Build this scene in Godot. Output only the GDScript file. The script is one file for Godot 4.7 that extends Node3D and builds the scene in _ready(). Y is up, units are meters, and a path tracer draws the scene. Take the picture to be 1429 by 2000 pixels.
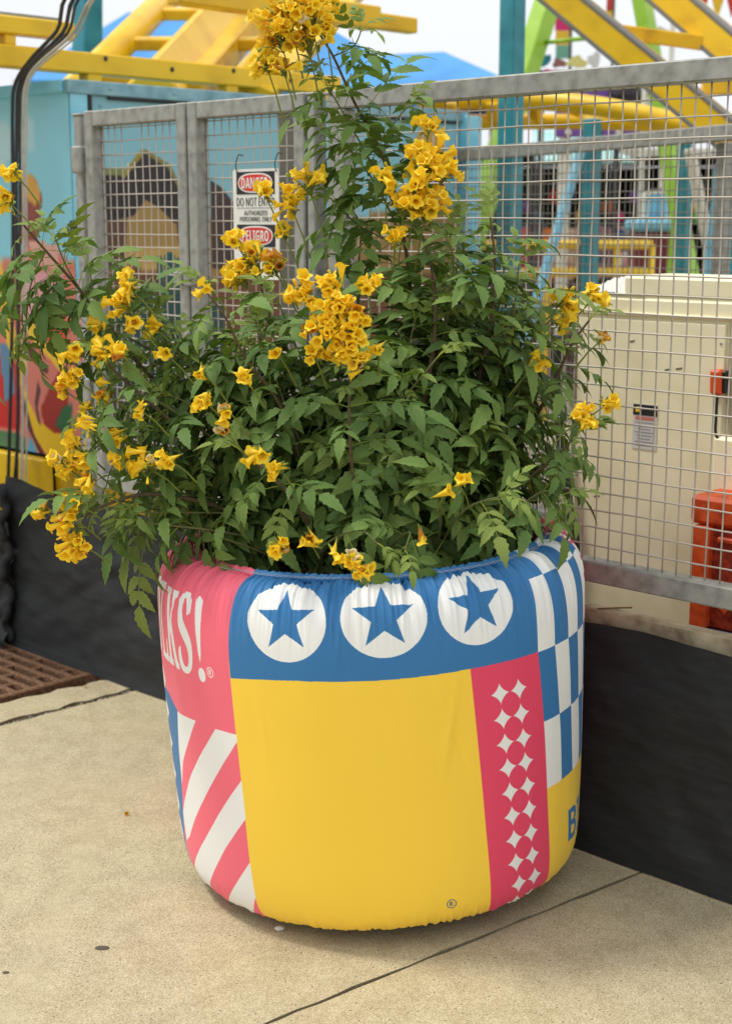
extends Node3D
# A fabric-wrapped planter with a yellow flowering shrub in front of a mesh fence and gates, fairground rides behind.

# ---------------------------------------------------------------- photograph geometry
const FL := 2850.0                     # focal length in photograph pixels (1429 x 2000)
const EYE := Vector3(0, 1.6, 0)
const FA := Vector3(0.57163, 0, -3.60583)          # a point at the foot of the fence
const FU := Vector3(0.718087, 0, 0.695954)         # along the fence
const FN := Vector3(-0.695954, 0, 0.718087)        # out of the fence, towards the pavement
var pitch := atan(570.0 / FL)
var rng := RandomNumberGenerator.new()
var used := {}
var M := {}

func ray(px: float, py: float) -> Vector3:
	var a := (px - 714.5) / FL
	var b := -(py - 1000.0) / FL
	return Vector3(a, -sin(pitch) + b * cos(pitch), -cos(pitch) - b * sin(pitch))
func at_d(px: float, py: float, d: float) -> Vector3:      # at a ground distance d
	var r := ray(px, py)
	return EYE + r * (d / -r.z)
func at_y(px: float, py: float, y := 0.0) -> Vector3:      # at a height y
	var r := ray(px, py)
	return EYE + r * ((y - EYE.y) / r.y)
func at_b(px: float, py: float, b: float) -> Vector3:      # on a plane b metres behind the fence
	var r := ray(px, py)
	return EYE + r * ((FA - FN * b - EYE).dot(FN) / r.dot(FN))
func w(u: float, y: float, n: float) -> Vector3:           # fence coordinates to world
	return FA + FU * u + Vector3.UP * y + FN * n
func fence_basis() -> Basis:
	return Basis(FU, Vector3.UP, FN)

# ---------------------------------------------------------------- scene tree helpers
func numbered(called: String) -> String:
	var n: int = used.get(called, 0)
	used[called] = n + 1
	return called if n == 0 else "%s_%03d" % [called, n]
func tag(o: Node, label: String, category: String, group := "") -> void:
	o.set_meta("label", label)
	o.set_meta("category", category)
	if group != "":
		o.set_meta("group", group)
func thing(called: String, label: String, category: String, at: Vector3, basis := Basis.IDENTITY, group := "") -> Node3D:
	var o := Node3D.new()
	o.name = numbered(called)
	add_child(o)
	o.transform = Transform3D(basis, at)
	tag(o, label, category, group)
	return o
func part(called: String, mesh: Mesh, m: Material, parent: Node3D, xf := Transform3D.IDENTITY) -> MeshInstance3D:
	var o := MeshInstance3D.new()
	o.name = called
	o.mesh = mesh
	if m:
		o.material_override = m
	parent.add_child(o, true)
	o.transform = xf
	return o
# a part whose vertices were given in world coordinates
func wpart(called: String, s: SurfaceTool, m: Material, parent: Node3D) -> MeshInstance3D:
	return part(called, fin(s), m, parent, parent.global_transform.affine_inverse())

# ---------------------------------------------------------------- mesh helpers
func mb(smooth := false) -> SurfaceTool:
	var s := SurfaceTool.new()
	s.begin(Mesh.PRIMITIVE_TRIANGLES)
	s.set_smooth_group(0 if smooth else 0xFFFFFFFF)
	return s
func fin(s: SurfaceTool) -> ArrayMesh:
	s.generate_normals()
	return s.commit()
func tri(s: SurfaceTool, a: Vector3, b: Vector3, c: Vector3) -> void:   # counter-clockwise seen from outside
	s.add_vertex(a); s.add_vertex(c); s.add_vertex(b)
func quad(s: SurfaceTool, a: Vector3, b: Vector3, c: Vector3, d: Vector3) -> void:
	tri(s, a, b, c); tri(s, a, c, d)
func box(s: SurfaceTool, c: Vector3, size: Vector3, bas := Basis.IDENTITY, bev := 0.0) -> void:
	var h := size * 0.5
	var e: float = min(bev, min(h.x, min(h.y, h.z)) * 0.9)
	if e <= 0.0:
		var p := []
		for i in 8:
			p.append(c + bas * Vector3(h.x if i & 1 else -h.x, h.y if i & 2 else -h.y, h.z if i & 4 else -h.z))
		quad(s, p[4], p[5], p[7], p[6]); quad(s, p[1], p[0], p[2], p[3])
		quad(s, p[5], p[1], p[3], p[7]); quad(s, p[0], p[4], p[6], p[2])
		quad(s, p[6], p[7], p[3], p[2]); quad(s, p[0], p[1], p[5], p[4])
		return
	# chamfered: corner point of axis k pushed onto face k
	var P := func(sx, sy, sz, k):
		var v := Vector3(sx * (h.x - e), sy * (h.y - e), sz * (h.z - e))
		if k == 0: v.x = sx * h.x
		elif k == 1: v.y = sy * h.y
		else: v.z = sz * h.z
		return c + bas * v
	for sg in [-1, 1]:
		var q := [P.call(sg, -1, -1, 0), P.call(sg, 1, -1, 0), P.call(sg, 1, 1, 0), P.call(sg, -1, 1, 0)]
		var q1 := [P.call(-1, sg, -1, 1), P.call(-1, sg, 1, 1), P.call(1, sg, 1, 1), P.call(1, sg, -1, 1)]
		var q2 := [P.call(-1, -1, sg, 2), P.call(1, -1, sg, 2), P.call(1, 1, sg, 2), P.call(-1, 1, sg, 2)]
		for f in [q, q1, q2]:
			if sg > 0: quad(s, f[0], f[1], f[2], f[3])
			else: quad(s, f[3], f[2], f[1], f[0])
	for a in [-1, 1]:
		for b in [-1, 1]:
			var flip: bool = a * b < 0
			var e0 := [P.call(a, b, -1, 0), P.call(a, b, -1, 1), P.call(a, b, 1, 1), P.call(a, b, 1, 0)]
			var e1 := [P.call(-1, a, b, 1), P.call(-1, a, b, 2), P.call(1, a, b, 2), P.call(1, a, b, 1)]
			var e2 := [P.call(b, -1, a, 2), P.call(b, -1, a, 0), P.call(b, 1, a, 0), P.call(b, 1, a, 2)]
			for f in [e0, e1, e2]:
				if flip: quad(s, f[0], f[1], f[2], f[3])
				else: quad(s, f[3], f[2], f[1], f[0])
	for i in 8:
		var sx := 1 if i & 1 else -1
		var sy := 1 if i & 2 else -1
		var sz := 1 if i & 4 else -1
		if sx * sy * sz > 0: tri(s, P.call(sx, sy, sz, 0), P.call(sx, sy, sz, 1), P.call(sx, sy, sz, 2))
		else: tri(s, P.call(sx, sy, sz, 2), P.call(sx, sy, sz, 1), P.call(sx, sy, sz, 0))
func box_mesh(size: Vector3, bev := 0.0) -> ArrayMesh:
	var s := mb()
	box(s, Vector3.ZERO, size, Basis.IDENTITY, bev)
	return fin(s)
# a box from a to b with a width across and a thickness along up
func beam(s: SurfaceTool, a: Vector3, b: Vector3, wide: float, high: float, up := Vector3.UP, bev := 0.004) -> void:
	var z := (b - a).normalized()
	var x := up.cross(z).normalized()
	var y := z.cross(x)
	box(s, (a + b) * 0.5, Vector3(wide, high, a.distance_to(b)), Basis(x, y, z), bev)
func tube(s: SurfaceTool, pts: Array, r0: float, r1: float, sides := 8, caps := true) -> void:
	var n := pts.size()
	var t0: Vector3 = (pts[1] - pts[0]).normalized()
	var nx := t0.cross(Vector3(0.3, 0.2, 0.93)).normalized()
	var last := []
	for i in n:
		var t: Vector3 = (pts[min(i + 1, n - 1)] - pts[max(i - 1, 0)]).normalized()
		nx = (nx - t * nx.dot(t)).normalized()
		var ny := t.cross(nx)
		var r: float = lerp(r0, r1, float(i) / (n - 1))
		var ring := []
		for k in sides:
			var g := TAU * k / sides
			ring.append(pts[i] + (nx * cos(g) + ny * sin(g)) * r)
		if i > 0:
			for k in sides:
				quad(s, last[k], last[(k + 1) % sides], ring[(k + 1) % sides], ring[k])
		if caps and (i == 0 or i == n - 1):
			for k in sides:
				if i == 0: tri(s, pts[i], ring[(k + 1) % sides], ring[k])
				else: tri(s, pts[i], ring[k], ring[(k + 1) % sides])
		last = ring
func spline(p: Array, per := 6) -> Array:
	var out := []
	for i in p.size() - 1:
		var a: Vector3 = p[max(i - 1, 0)]
		var d: Vector3 = p[min(i + 2, p.size() - 1)]
		for k in per:
			out.append(p[i].cubic_interpolate(p[i + 1], a, d, float(k) / per))
	out.append(p[-1])
	return out
# a flat outline (list of Vector2) extruded by depth, in the plane spanned by x and y
func slab_poly(s: SurfaceTool, poly: PackedVector2Array, o: Vector3, x: Vector3, y: Vector3, depth: float) -> void:
	var z := x.cross(y).normalized() * depth
	var idx := Geometry2D.triangulate_polygon(poly)
	var ccw := not Geometry2D.is_polygon_clockwise(poly)
	for i in range(0, idx.size(), 3):
		var a := o + x * poly[idx[i]].x + y * poly[idx[i]].y
		var b := o + x * poly[idx[i + 1]].x + y * poly[idx[i + 1]].y
		var c := o + x * poly[idx[i + 2]].x + y * poly[idx[i + 2]].y
		if (b - a).cross(c - a).dot(z) < 0:
			var t := b; b = c; c = t
		tri(s, a + z, b + z, c + z)
		tri(s, a, c, b)
	var n := poly.size()
	for i in n:
		var p := o + x * poly[i].x + y * poly[i].y
		var q := o + x * poly[(i + 1) % n].x + y * poly[(i + 1) % n].y
		if ccw: quad(s, p, q, q + z, p + z)
		else: quad(s, q, p, p + z, q + z)
func ellipsoid(s: SurfaceTool, c: Vector3, r: Vector3, bas := Basis.IDENTITY, seg := 12, rings := 8) -> void:
	for i in rings:
		for k in seg:
			var v := []
			for q in [[i, k], [i, k + 1], [i + 1, k + 1], [i + 1, k]]:
				var t: float = PI * q[0] / rings
				var g: float = TAU * q[1] / seg
				v.append(c + bas * (Vector3(sin(t) * sin(g), cos(t), sin(t) * cos(g)) * r))
			if i > 0: tri(s, v[0], v[2], v[1])
			if i < rings - 1: tri(s, v[0], v[3], v[2])

# ---------------------------------------------------------------- materials
func c8(r: int, g: int, b: int) -> Color:
	return Color8(r, g, b)
func noise_tex(freq: float, ramp: Array, seed_: int, size := 512, kind := FastNoiseLite.TYPE_SIMPLEX_SMOOTH, oct := 4, stretch := false) -> NoiseTexture2D:
	var n := FastNoiseLite.new()
	n.noise_type = kind
	n.frequency = freq
	n.seed = seed_
	n.fractal_octaves = oct
	var t := NoiseTexture2D.new()
	t.width = size
	t.height = size
	t.seamless = true
	t.noise = n
	if ramp.size() > 0:
		var g := Gradient.new()
		var off := PackedFloat32Array()
		var col := PackedColorArray()
		for r in ramp:
			off.append(r[0]); col.append(r[1])
		g.offsets = off
		g.colors = col
		t.color_ramp = g
	return t
func plain(col: Color, rough := 0.6, metal := 0.0) -> StandardMaterial3D:
	var m := StandardMaterial3D.new()
	m.albedo_color = col
	m.roughness = rough
	m.metallic = metal
	return m
# a surface with noise between three tones, mapped in world space
func worn(a: Color, b: Color, c: Color, scale: float, rough := 0.55, metal := 0.0, seed_ := 1, freq := 0.012, bump := 0.0, local := true) -> StandardMaterial3D:
	var m := StandardMaterial3D.new()
	m.albedo_texture = noise_tex(freq, [[0.0, a], [0.42, b], [0.62, b.lerp(c, 0.4)], [1.0, c]], seed_)
	m.roughness = rough
	m.metallic = metal
	m.uv1_triplanar = true
	m.uv1_world_triplanar = not local
	m.uv1_scale = Vector3.ONE * scale
	if bump > 0.0:
		m.heightmap_enabled = true
		m.heightmap_texture = noise_tex(freq * 2.5, [], seed_ + 7)
		m.heightmap_scale = bump
	return m

# ---------------------------------------------------------------- painting prints into images
func fill_poly(img: Image, pts: Array, col: Color) -> void:
	var n := pts.size()
	var y0 := 1e9
	var y1 := -1e9
	for p in pts:
		y0 = min(y0, p.y); y1 = max(y1, p.y)
	for y in range(max(0, int(floor(y0))), min(img.get_height() - 1, int(ceil(y1))) + 1):
		var yc := y + 0.5
		var xs := []
		for i in n:
			var a: Vector2 = pts[i]
			var b: Vector2 = pts[(i + 1) % n]
			if (a.y <= yc) != (b.y <= yc):
				xs.append(a.x + (yc - a.y) / (b.y - a.y) * (b.x - a.x))
		xs.sort()
		for i in range(0, xs.size() - 1, 2):
			var l := int(round(xs[i]))
			var r := int(round(xs[i + 1]))
			if r > l:
				img.fill_rect(Rect2i(l, y, r - l, 1), col)
func disc(c: Vector2, rx: float, ry: float, n := 48) -> Array:
	var o := []
	for i in n:
		o.append(c + Vector2(cos(TAU * i / n) * rx, sin(TAU * i / n) * ry))
	return o
# writes text into a rectangle of an image
func paint_text(img: Image, text: String, fontname: String, weight: int, rect: Rect2, col: Color) -> void:
	var f := SystemFont.new()
	f.font_names = PackedStringArray([fontname])
	f.font_weight = weight
	var t := TextMesh.new()
	t.text = text
	t.font = f
	t.font_size = 64
	t.depth = 0.0
	t.curve_step = 1.0
	t.pixel_size = 0.01
	var arr := t.get_mesh_arrays()
	var v: PackedVector3Array = arr[Mesh.ARRAY_VERTEX]
	var ix: PackedInt32Array = arr[Mesh.ARRAY_INDEX]
	var lo := Vector2(1e9, 1e9)
	var hi := -lo
	for p in v:
		lo = lo.min(Vector2(p.x, p.y)); hi = hi.max(Vector2(p.x, p.y))
	var cnt := ix.size() if ix.size() > 0 else v.size()
	for i in range(0, cnt, 3):
		var q := []
		for k in 3:
			var p: Vector3 = v[ix[i + k]] if ix.size() > 0 else v[i + k]
			q.append(rect.position + Vector2((p.x - lo.x) / (hi.x - lo.x), (hi.y - p.y) / (hi.y - lo.y)) * rect.size)
		fill_poly(img, q, col)
func text_part(called: String, text: String, fontname: String, weight: int, wide: float, high: float, m: Material, parent: Node3D, at: Vector3) -> void:
	var f := SystemFont.new()
	f.font_names = PackedStringArray([fontname])
	f.font_weight = weight
	var t := TextMesh.new()
	t.text = text
	t.font = f
	t.font_size = 48
	t.depth = 0.0006
	t.pixel_size = 0.01
	var bb := t.get_aabb()
	var o := part(called, t, m, parent)
	var sx := wide / bb.size.x
	var sy := high / bb.size.y
	o.transform = Transform3D(Basis.from_scale(Vector3(sx, sy, 1)), at - Vector3((bb.position.x + bb.size.x / 2) * sx, (bb.position.y + bb.size.y / 2) * sy, 0))

# ================================================================ scene
func _ready() -> void:
	rng.seed = 20240611
	set_camera_and_light()
	make_materials()
	build_ground()
	build_trailer()
	build_platform_and_track()
	build_fence()
	build_cabinet()
	build_far_rides()
	more_rides()
	build_planter()
	build_shrub()
	build_small_things()

func set_camera_and_light() -> void:
	var cam := Camera3D.new()
	cam.name = "camera"
	add_child(cam)
	cam.position = EYE
	cam.rotation = Vector3(-pitch, 0, 0)
	cam.keep_aspect = Camera3D.KEEP_HEIGHT
	cam.near = 0.05
	cam.far = 400.0
	var at := CameraAttributesPhysical.new()
	at.frustum_near = 0.05
	at.frustum_far = 400.0
	at.frustum_focal_length = 49.9
	at.frustum_focus_distance = 3.3
	at.exposure_aperture = 4.0
	cam.attributes = at
	cam.fov = rad_to_deg(2.0 * atan(1000.0 / FL))
	cam.current = true
	var env := Environment.new()
	var sky := Sky.new()
	var sm := ProceduralSkyMaterial.new()
	sm.sky_top_color = Color(1.0, 1.02, 1.05)
	sm.sky_horizon_color = Color(0.90, 0.912, 0.93)
	sm.sky_curve = 0.2
	sm.ground_bottom_color = Color(0.55, 0.53, 0.48)
	sm.ground_horizon_color = Color(0.62, 0.6, 0.56)
	sm.sky_energy_multiplier = 1.0
	sm.sky_cover = noise_tex(0.006, [[0.0, Color(0, 0, 0, 0)], [0.5, Color(0.1, 0.1, 0.1, 1)], [1.0, Color(0.22, 0.22, 0.22, 1)]], 5, 512)
	sky.sky_material = sm
	env.background_mode = Environment.BG_SKY
	env.sky = sky
	env.tonemap_mode = Environment.TONE_MAPPER_LINEAR
	env.tonemap_exposure = 1.08
	env.sdfgi_enabled = true
	env.ssao_enabled = true
	env.ssil_enabled = true
	var we := WorldEnvironment.new()
	we.name = "world_environment"
	we.environment = env
	add_child(we)
	var sun := DirectionalLight3D.new()
	sun.name = "sun"
	sun.light_energy = 0.68
	sun.light_angular_distance = 11.0
	sun.light_color = Color(1.0, 0.98, 0.94)
	sun.shadow_enabled = true
	add_child(sun)
	sun.look_at_from_position(Vector3(-2.6, 5.0, -0.4), Vector3(0, 0, 0.0))

func make_materials() -> void:
	M.steel = worn(c8(122, 122, 115), c8(150, 150, 143), c8(170, 170, 163), 1.6, 0.55, 0.3, 11, 0.02, 0.03)
	M.wire = plain(c8(186, 178, 166), 0.55, 0.35)
	M.wood = worn(c8(120, 105, 82), c8(168, 152, 122), c8(196, 182, 152), 1.2, 0.8, 0.0, 21, 0.02, 0.06)
	M.yellow = worn(c8(206, 160, 10), c8(240, 194, 18), c8(246, 204, 40), 0.9, 0.38, 0.0, 31, 0.008)
	M.yellow_old = worn(c8(196, 150, 14), c8(232, 182, 16), c8(240, 196, 38), 1.1, 0.45, 0.0, 33, 0.01)
	M.teal = worn(c8(28, 112, 124), c8(36, 132, 144), c8(62, 150, 160), 1.0, 0.4, 0.0, 41, 0.01)
	M.lime = worn(c8(128, 176, 38), c8(150, 196, 52), c8(168, 208, 80), 1.0, 0.4, 0.0, 43, 0.01)
	M.pale_blue = worn(c8(92, 160, 188), c8(112, 178, 204), c8(150, 200, 216), 1.0, 0.45, 0.0, 45, 0.01)
	M.off_white = worn(c8(190, 186, 170), c8(212, 208, 192), c8(226, 222, 208), 1.0, 0.5, 0.0, 47, 0.01)
	M.black = plain(c8(26, 26, 27), 0.5)
	M.rubber = worn(c8(26, 26, 27), c8(40, 40, 41), c8(58, 58, 58), 2.0, 0.5, 0.0, 49, 0.02)
	M.grey_pipe = worn(c8(150, 148, 138), c8(178, 174, 160), c8(196, 190, 172), 2.0, 0.45, 0.0, 51, 0.02)
	M.dark_grey = plain(c8(62, 62, 62), 0.7)

# ---------------------------------------------------------------- ground
func concrete(seed_: int, base: Color, light_: Color, dark: Color, speck: Color) -> StandardMaterial3D:
	var n := 1024
	var mk := func(f, kind, s, o):
		var q := FastNoiseLite.new()
		q.noise_type = kind
		q.frequency = f
		q.seed = s
		q.fractal_octaves = o
		return q.get_seamless_image(n, n)
	var A: Image = mk.call(0.30, FastNoiseLite.TYPE_SIMPLEX_SMOOTH, seed_, 2)
	var B: Image = mk.call(0.07, FastNoiseLite.TYPE_CELLULAR, seed_ + 1, 1)
	var C: Image = mk.call(0.012, FastNoiseLite.TYPE_SIMPLEX, seed_ + 2, 4)
	var D: Image = mk.call(0.06, FastNoiseLite.TYPE_SIMPLEX, seed_ + 3, 3)
	var a := A.get_data()
	var b := B.get_data()
	var c := C.get_data()
	var d := D.get_data()
	var out := PackedByteArray()
	out.resize(n * n * 3)
	var bump := PackedByteArray()
	bump.resize(n * n)
	for i in n * n:
		var fa := a[i] / 255.0
		var fb := b[i] / 255.0
		var fc := c[i] / 255.0
		var fd := d[i] / 255.0
		var t := (fa - 0.5) * 1.5 + (fc - 0.5) * 0.28 + (fd - 0.5) * 0.35
		var col := base.lerp(light_, clamp(t * 1.6, 0.0, 1.0)) if t > 0 else base.lerp(dark, clamp(-t * 1.6, 0.0, 1.0))
		var k: float = clamp((0.15 - fb) * 7.0, 0.0, 1.0) * clamp((fd - 0.60) * 8.0, 0.0, 1.0)
		col = col.lerp(speck, k * 0.9)
		out[i * 3] = int(col.r8); out[i * 3 + 1] = int(col.g8); out[i * 3 + 2] = int(col.b8)
		bump[i] = int(clamp(0.6 * fa + 0.4 * fd - 0.5 * k, 0.0, 1.0) * 255)
	var m := StandardMaterial3D.new()
	m.albedo_texture = ImageTexture.create_from_image(Image.create_from_data(n, n, false, Image.FORMAT_RGB8, out))
	m.heightmap_enabled = true
	m.heightmap_texture = ImageTexture.create_from_image(Image.create_from_data(n, n, false, Image.FORMAT_L8, bump))
	m.heightmap_scale = 0.12
	m.roughness = 0.92
	m.uv1_triplanar = true
	m.uv1_world_triplanar = true
	m.uv1_scale = Vector3.ONE * 0.62
	m.vertex_color_use_as_albedo = true
	return m

# a slab of the pavement in fence coordinates, corner list (u, n); the top is a grid so that stains can vary over it, its edges are a little broken
func slab(corners: Array, parent: Node3D, m: Material, seed_: int, rough_edge: float, cell: float, tint := 1.0) -> void:
	var blot := FastNoiseLite.new()
	blot.seed = seed_
	blot.frequency = 1.1
	blot.fractal_octaves = 4
	var wob := FastNoiseLite.new()
	wob.seed = seed_ + 50
	wob.frequency = 9.0
	wob.fractal_octaves = 3
	var c0: Vector2 = corners[0]; var c1: Vector2 = corners[1]; var c2: Vector2 = corners[2]; var c3: Vector2 = corners[3]
	var nu := int(clamp(max(c0.distance_to(c1), c3.distance_to(c2)) / cell, 2, 160))
	var nn := int(clamp(max(c0.distance_to(c3), c1.distance_to(c2)) / cell, 2, 160))
	var s := mb(true)
	var P := func(i, j):
		var fi := float(i) / nu
		var fj := float(j) / nn
		var p: Vector2 = c0.lerp(c1, fi).lerp(c3.lerp(c2, fi), fj)
		if (i == 0 or i == nu) :
			p += (c1 - c0).normalized() * wob.get_noise_2d(p.x * 2.0, p.y * 2.0) * rough_edge
		if (j == 0 or j == nn):
			p += (c3 - c0).normalized() * wob.get_noise_2d(p.x * 2.0 + 40, p.y * 2.0) * rough_edge
		var y := 0.0
		if i == 0 or i == nu or j == 0 or j == nn:
			y = -0.003
		return w(p.x, y, p.y)
	var col := func(v: Vector3):
		var t := blot.get_noise_2d(v.x * 1.0, v.z * 1.0)
		var t2 := blot.get_noise_2d(v.x * 4.0 + 90, v.z * 4.0)
		var g: float = tint * (1.0 + 0.07 * t + 0.04 * t2)
		return Color(g, g * (1.0 - 0.02 * t2), g * (1.0 - 0.05 * t - 0.03 * t2))
	for i in nu:
		for j in nn:
			var q := [P.call(i, j), P.call(i, j + 1), P.call(i + 1, j + 1), P.call(i + 1, j)]
			for k in [0, 1, 2, 0, 2, 3]:
				var v: Vector3 = q[[0, 2, 1, 3][k] if false else k]
				s.set_color(col.call(v))
				s.add_vertex(v)
	# the sides of the slab
	s.set_smooth_group(0xFFFFFFFF)
	s.set_color(Color(0.55, 0.53, 0.5))
	var rim := []
	for i in nu: rim.append(P.call(i, 0))
	for j in nn: rim.append(P.call(nu, j))
	for i in nu: rim.append(P.call(nu - i, nn))
	for j in nn: rim.append(P.call(0, nn - j))
	for i in rim.size():
		var a: Vector3 = rim[i]
		var b: Vector3 = rim[(i + 1) % rim.size()]
		quad(s, a, b, b - Vector3(0, 0.05, 0), a - Vector3(0, 0.05, 0))
	wpart("slab", s, m, parent)

func build_ground() -> void:
	var g := Node3D.new()
	g.name = "pavement"
	add_child(g)
	g.set_meta("kind", "structure")
	var m := concrete(3, c8(181, 168, 134), c8(217, 204, 171), c8(144, 127, 95), c8(84, 76, 60))
	# joints: one runs out from the fence beside the planter, another beside the drain
	slab([Vector2(0.238, 0.30 - 0.34), Vector2(3.4, -0.04), Vector2(3.4, 3.6), Vector2(-0.25, 3.6)], g, m, 3, 0.006, 0.05)
	slab([Vector2(-1.845, -0.04), Vector2(0.228, -0.04), Vector2(-0.26, 3.6), Vector2(-1.99, 3.6)], g, m, 9, 0.007, 0.05)
	slab([Vector2(-2.025, -0.04), Vector2(-1.876, -0.04), Vector2(-2.035, 3.6), Vector2(-2.26, 3.6)], g, m, 12, 0.03, 0.04, 1.02)
	slab([Vector2(-6.5, 0.75), Vector2(-2.16, 0.75), Vector2(-2.27, 3.6), Vector2(-6.5, 3.6)], g, m, 15, 0.008, 0.1)
	slab([Vector2(-6.5, -0.04), Vector2(-2.90, -0.04), Vector2(-2.90, 0.735), Vector2(-6.5, 0.735)], g, m, 16, 0.008, 0.1)
	slab([Vector2(-6.5, 3.61), Vector2(3.4, 3.61), Vector2(3.4, 9.0), Vector2(-6.5, 9.0)], g, m, 19, 0.006, 0.15)
	# grit that has gathered in the wide broken joint beside the drain and in the long joint
	var gr := mb()
	for i in 700:
		var n := rng.randf_range(0.0, 1.8)
		var wide := i < 520
		var u0: float = lerp(-1.86, -1.932, n / 1.8) if wide else lerp(0.233, -0.008, n / 1.8)
		var u: float = u0 + rng.randf_range(-0.016, 0.014) if wide else u0 + rng.randf_range(-0.005, 0.005)
		var sz: float = rng.randf_range(0.004, 0.012) if wide else rng.randf_range(0.002, 0.005)
		gr.set_color(Color(0.30, 0.26, 0.19) * rng.randf_range(0.4, 1.3))
		var p := w(u, -0.012 if wide else -0.016, n)
		box(gr, p, Vector3(sz, sz * 0.8, sz * 0.9), Basis(Vector3(rng.randf(), rng.randf(), 0.3).normalized(), rng.randf() * 3.0), sz * 0.2)
	var gm := plain(Color.WHITE, 0.95)
	gm.vertex_color_use_as_albedo = true
	wpart("grit", gr, gm, g).set_meta("kind", "stuff")
	var gb := mb()
	for q in [[-1.86, -1.975, 0.05], [0.233, -0.255, 0.012]]:
		quad(gb, w(q[0] - q[2], -0.017, -0.03), w(q[1] - q[2], -0.017, 3.58), w(q[1] + q[2], -0.017, 3.58), w(q[0] + q[2], -0.017, -0.03))
	wpart("joint_filling", gb, plain(c8(86, 76, 60), 1.0), g)
	# ground that shows in the joints
	var e := mb()
	box(e, Vector3(0, -0.06, 0), Vector3(16, 0.02, 16))
	var bed := MeshInstance3D.new()
	bed.name = "soil_bed"
	bed.mesh = fin(e)
	bed.material_override = plain(c8(70, 62, 50), 1.0)
	bed.set_meta("kind", "structure")
	add_child(bed)
	bed.position = Vector3(0, 0, -2)
	# fairground floor behind the fence, out to the horizon
	var f := mb()
	var c := [w(-160, -0.004, -0.05), w(160, -0.004, -0.05), w(160, -0.004, -330), w(-160, -0.004, -330)]
	quad(f, c[0], c[1], c[2], c[3])
	var fl := MeshInstance3D.new()
	fl.name = "fairground_floor"
	fl.mesh = fin(f)
	fl.material_override = worn(c8(140, 128, 106), c8(166, 154, 130), c8(184, 172, 150), 0.35, 0.9, 0.0, 61, 0.02, 0.0, false)
	fl.set_meta("kind", "structure")
	add_child(fl)
	# rusty drain grating
	var dg := thing("drain_grate", "rusty brown cast iron drain grate at the foot of the black cloth", "drain grate", w(-2.5, 0.0, 0.36), fence_basis())
	var rust := worn(c8(66, 44, 30), c8(112, 78, 52), c8(146, 112, 84), 3.0, 0.85, 0.0, 71, 0.03, 0.1)
	var fr := mb()
	for sg in [-1, 1]:
		box(fr, Vector3(sg * 0.385, -0.02, 0), Vector3(0.03, 0.05, 0.78), Basis.IDENTITY, 0.004)
		box(fr, Vector3(0, -0.02, sg * 0.375), Vector3(0.738, 0.05, 0.03), Basis.IDENTITY, 0.004)
	part("frame", fin(fr), rust, dg)
	var bar := box_mesh(Vector3(0.738, 0.036, 0.022), 0.004)
	var rib := box_mesh(Vector3(0.02, 0.034, 0.038), 0.003)
	for i in 11:
		var z := -0.30 + i * 0.06
		part("bar", bar, rust, dg, Transform3D(Basis.IDENTITY, Vector3(0, -0.018, z)))
		if i < 10:
			for k in 4:
				part("cross_rib", rib, rust, dg, Transform3D(Basis.IDENTITY, Vector3(-0.29 + k * 0.185 + (0.09 if i % 2 else 0.0), -0.021, z + 0.03)))
	var pit := mb()
	box(pit, Vector3(0, -0.046, 0), Vector3(0.73, 0.006, 0.73))
	part("pit", fin(pit), plain(c8(38, 30, 24), 1.0), dg)

# ---------------------------------------------------------------- fence
func wavy(len_: float, r: float, amp: float, seed_: int, vertical: bool, sides := 6) -> ArrayMesh:
	var n := FastNoiseLite.new()
	n.seed = seed_
	n.frequency = 2.0
	var pts := []
	var k := int(max(2, len_ / 0.12))
	for i in k + 1:
		var t := len_ * i / k
		var d := n.get_noise_1d(t * 3.0) * amp
		var d2 := n.get_noise_1d(t * 3.0 + 77) * amp
		pts.append(Vector3(d, t, d2) if vertical else Vector3(t, d, d2))
	var s := mb(true)
	tube(s, pts, r, r, sides)
	return fin(s)
# welded mesh over a rectangle of fence coordinates (relative to the thing)
func wires(o: Node3D, u0: float, u1: float, y0: float, y1: float, du: float, dy: float, n: float, first_u: float, first_y: float, skip := []) -> void:
	var vm := []
	var hm := []
	for i in 4:
		vm.append(wavy(y1 - y0, 0.0021, 0.0035, 300 + i, true))
		hm.append(wavy(u1 - u0, 0.0021, 0.0035, 320 + i, false))
	var u := u0 + fposmod(first_u - u0, du)
	var i := 0
	while u < u1 - 0.004:
		if not (i in skip):
			part("wire", vm[i % 4], M.wire, o, Transform3D(Basis.IDENTITY, Vector3(u, y0, n - 0.002)))
		else:
			part("wire", wavy(y1 - y0 - 0.12, 0.0021, 0.006, 340 + i, true), M.wire, o, Transform3D(Basis(Vector3(0, 0, 1), 0.006), Vector3(u, y0, n - 0.002)))
		u += du
		i += 1
	var y := y0 + fposmod(first_y - y0, dy)
	i = 0
	while y < y1 - 0.004:
		part("wire", hm[i % 4], M.wire, o, Transform3D(Basis.IDENTITY, Vector3(u0, y, n + 0.002)))
		y += dy
		i += 1
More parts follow.
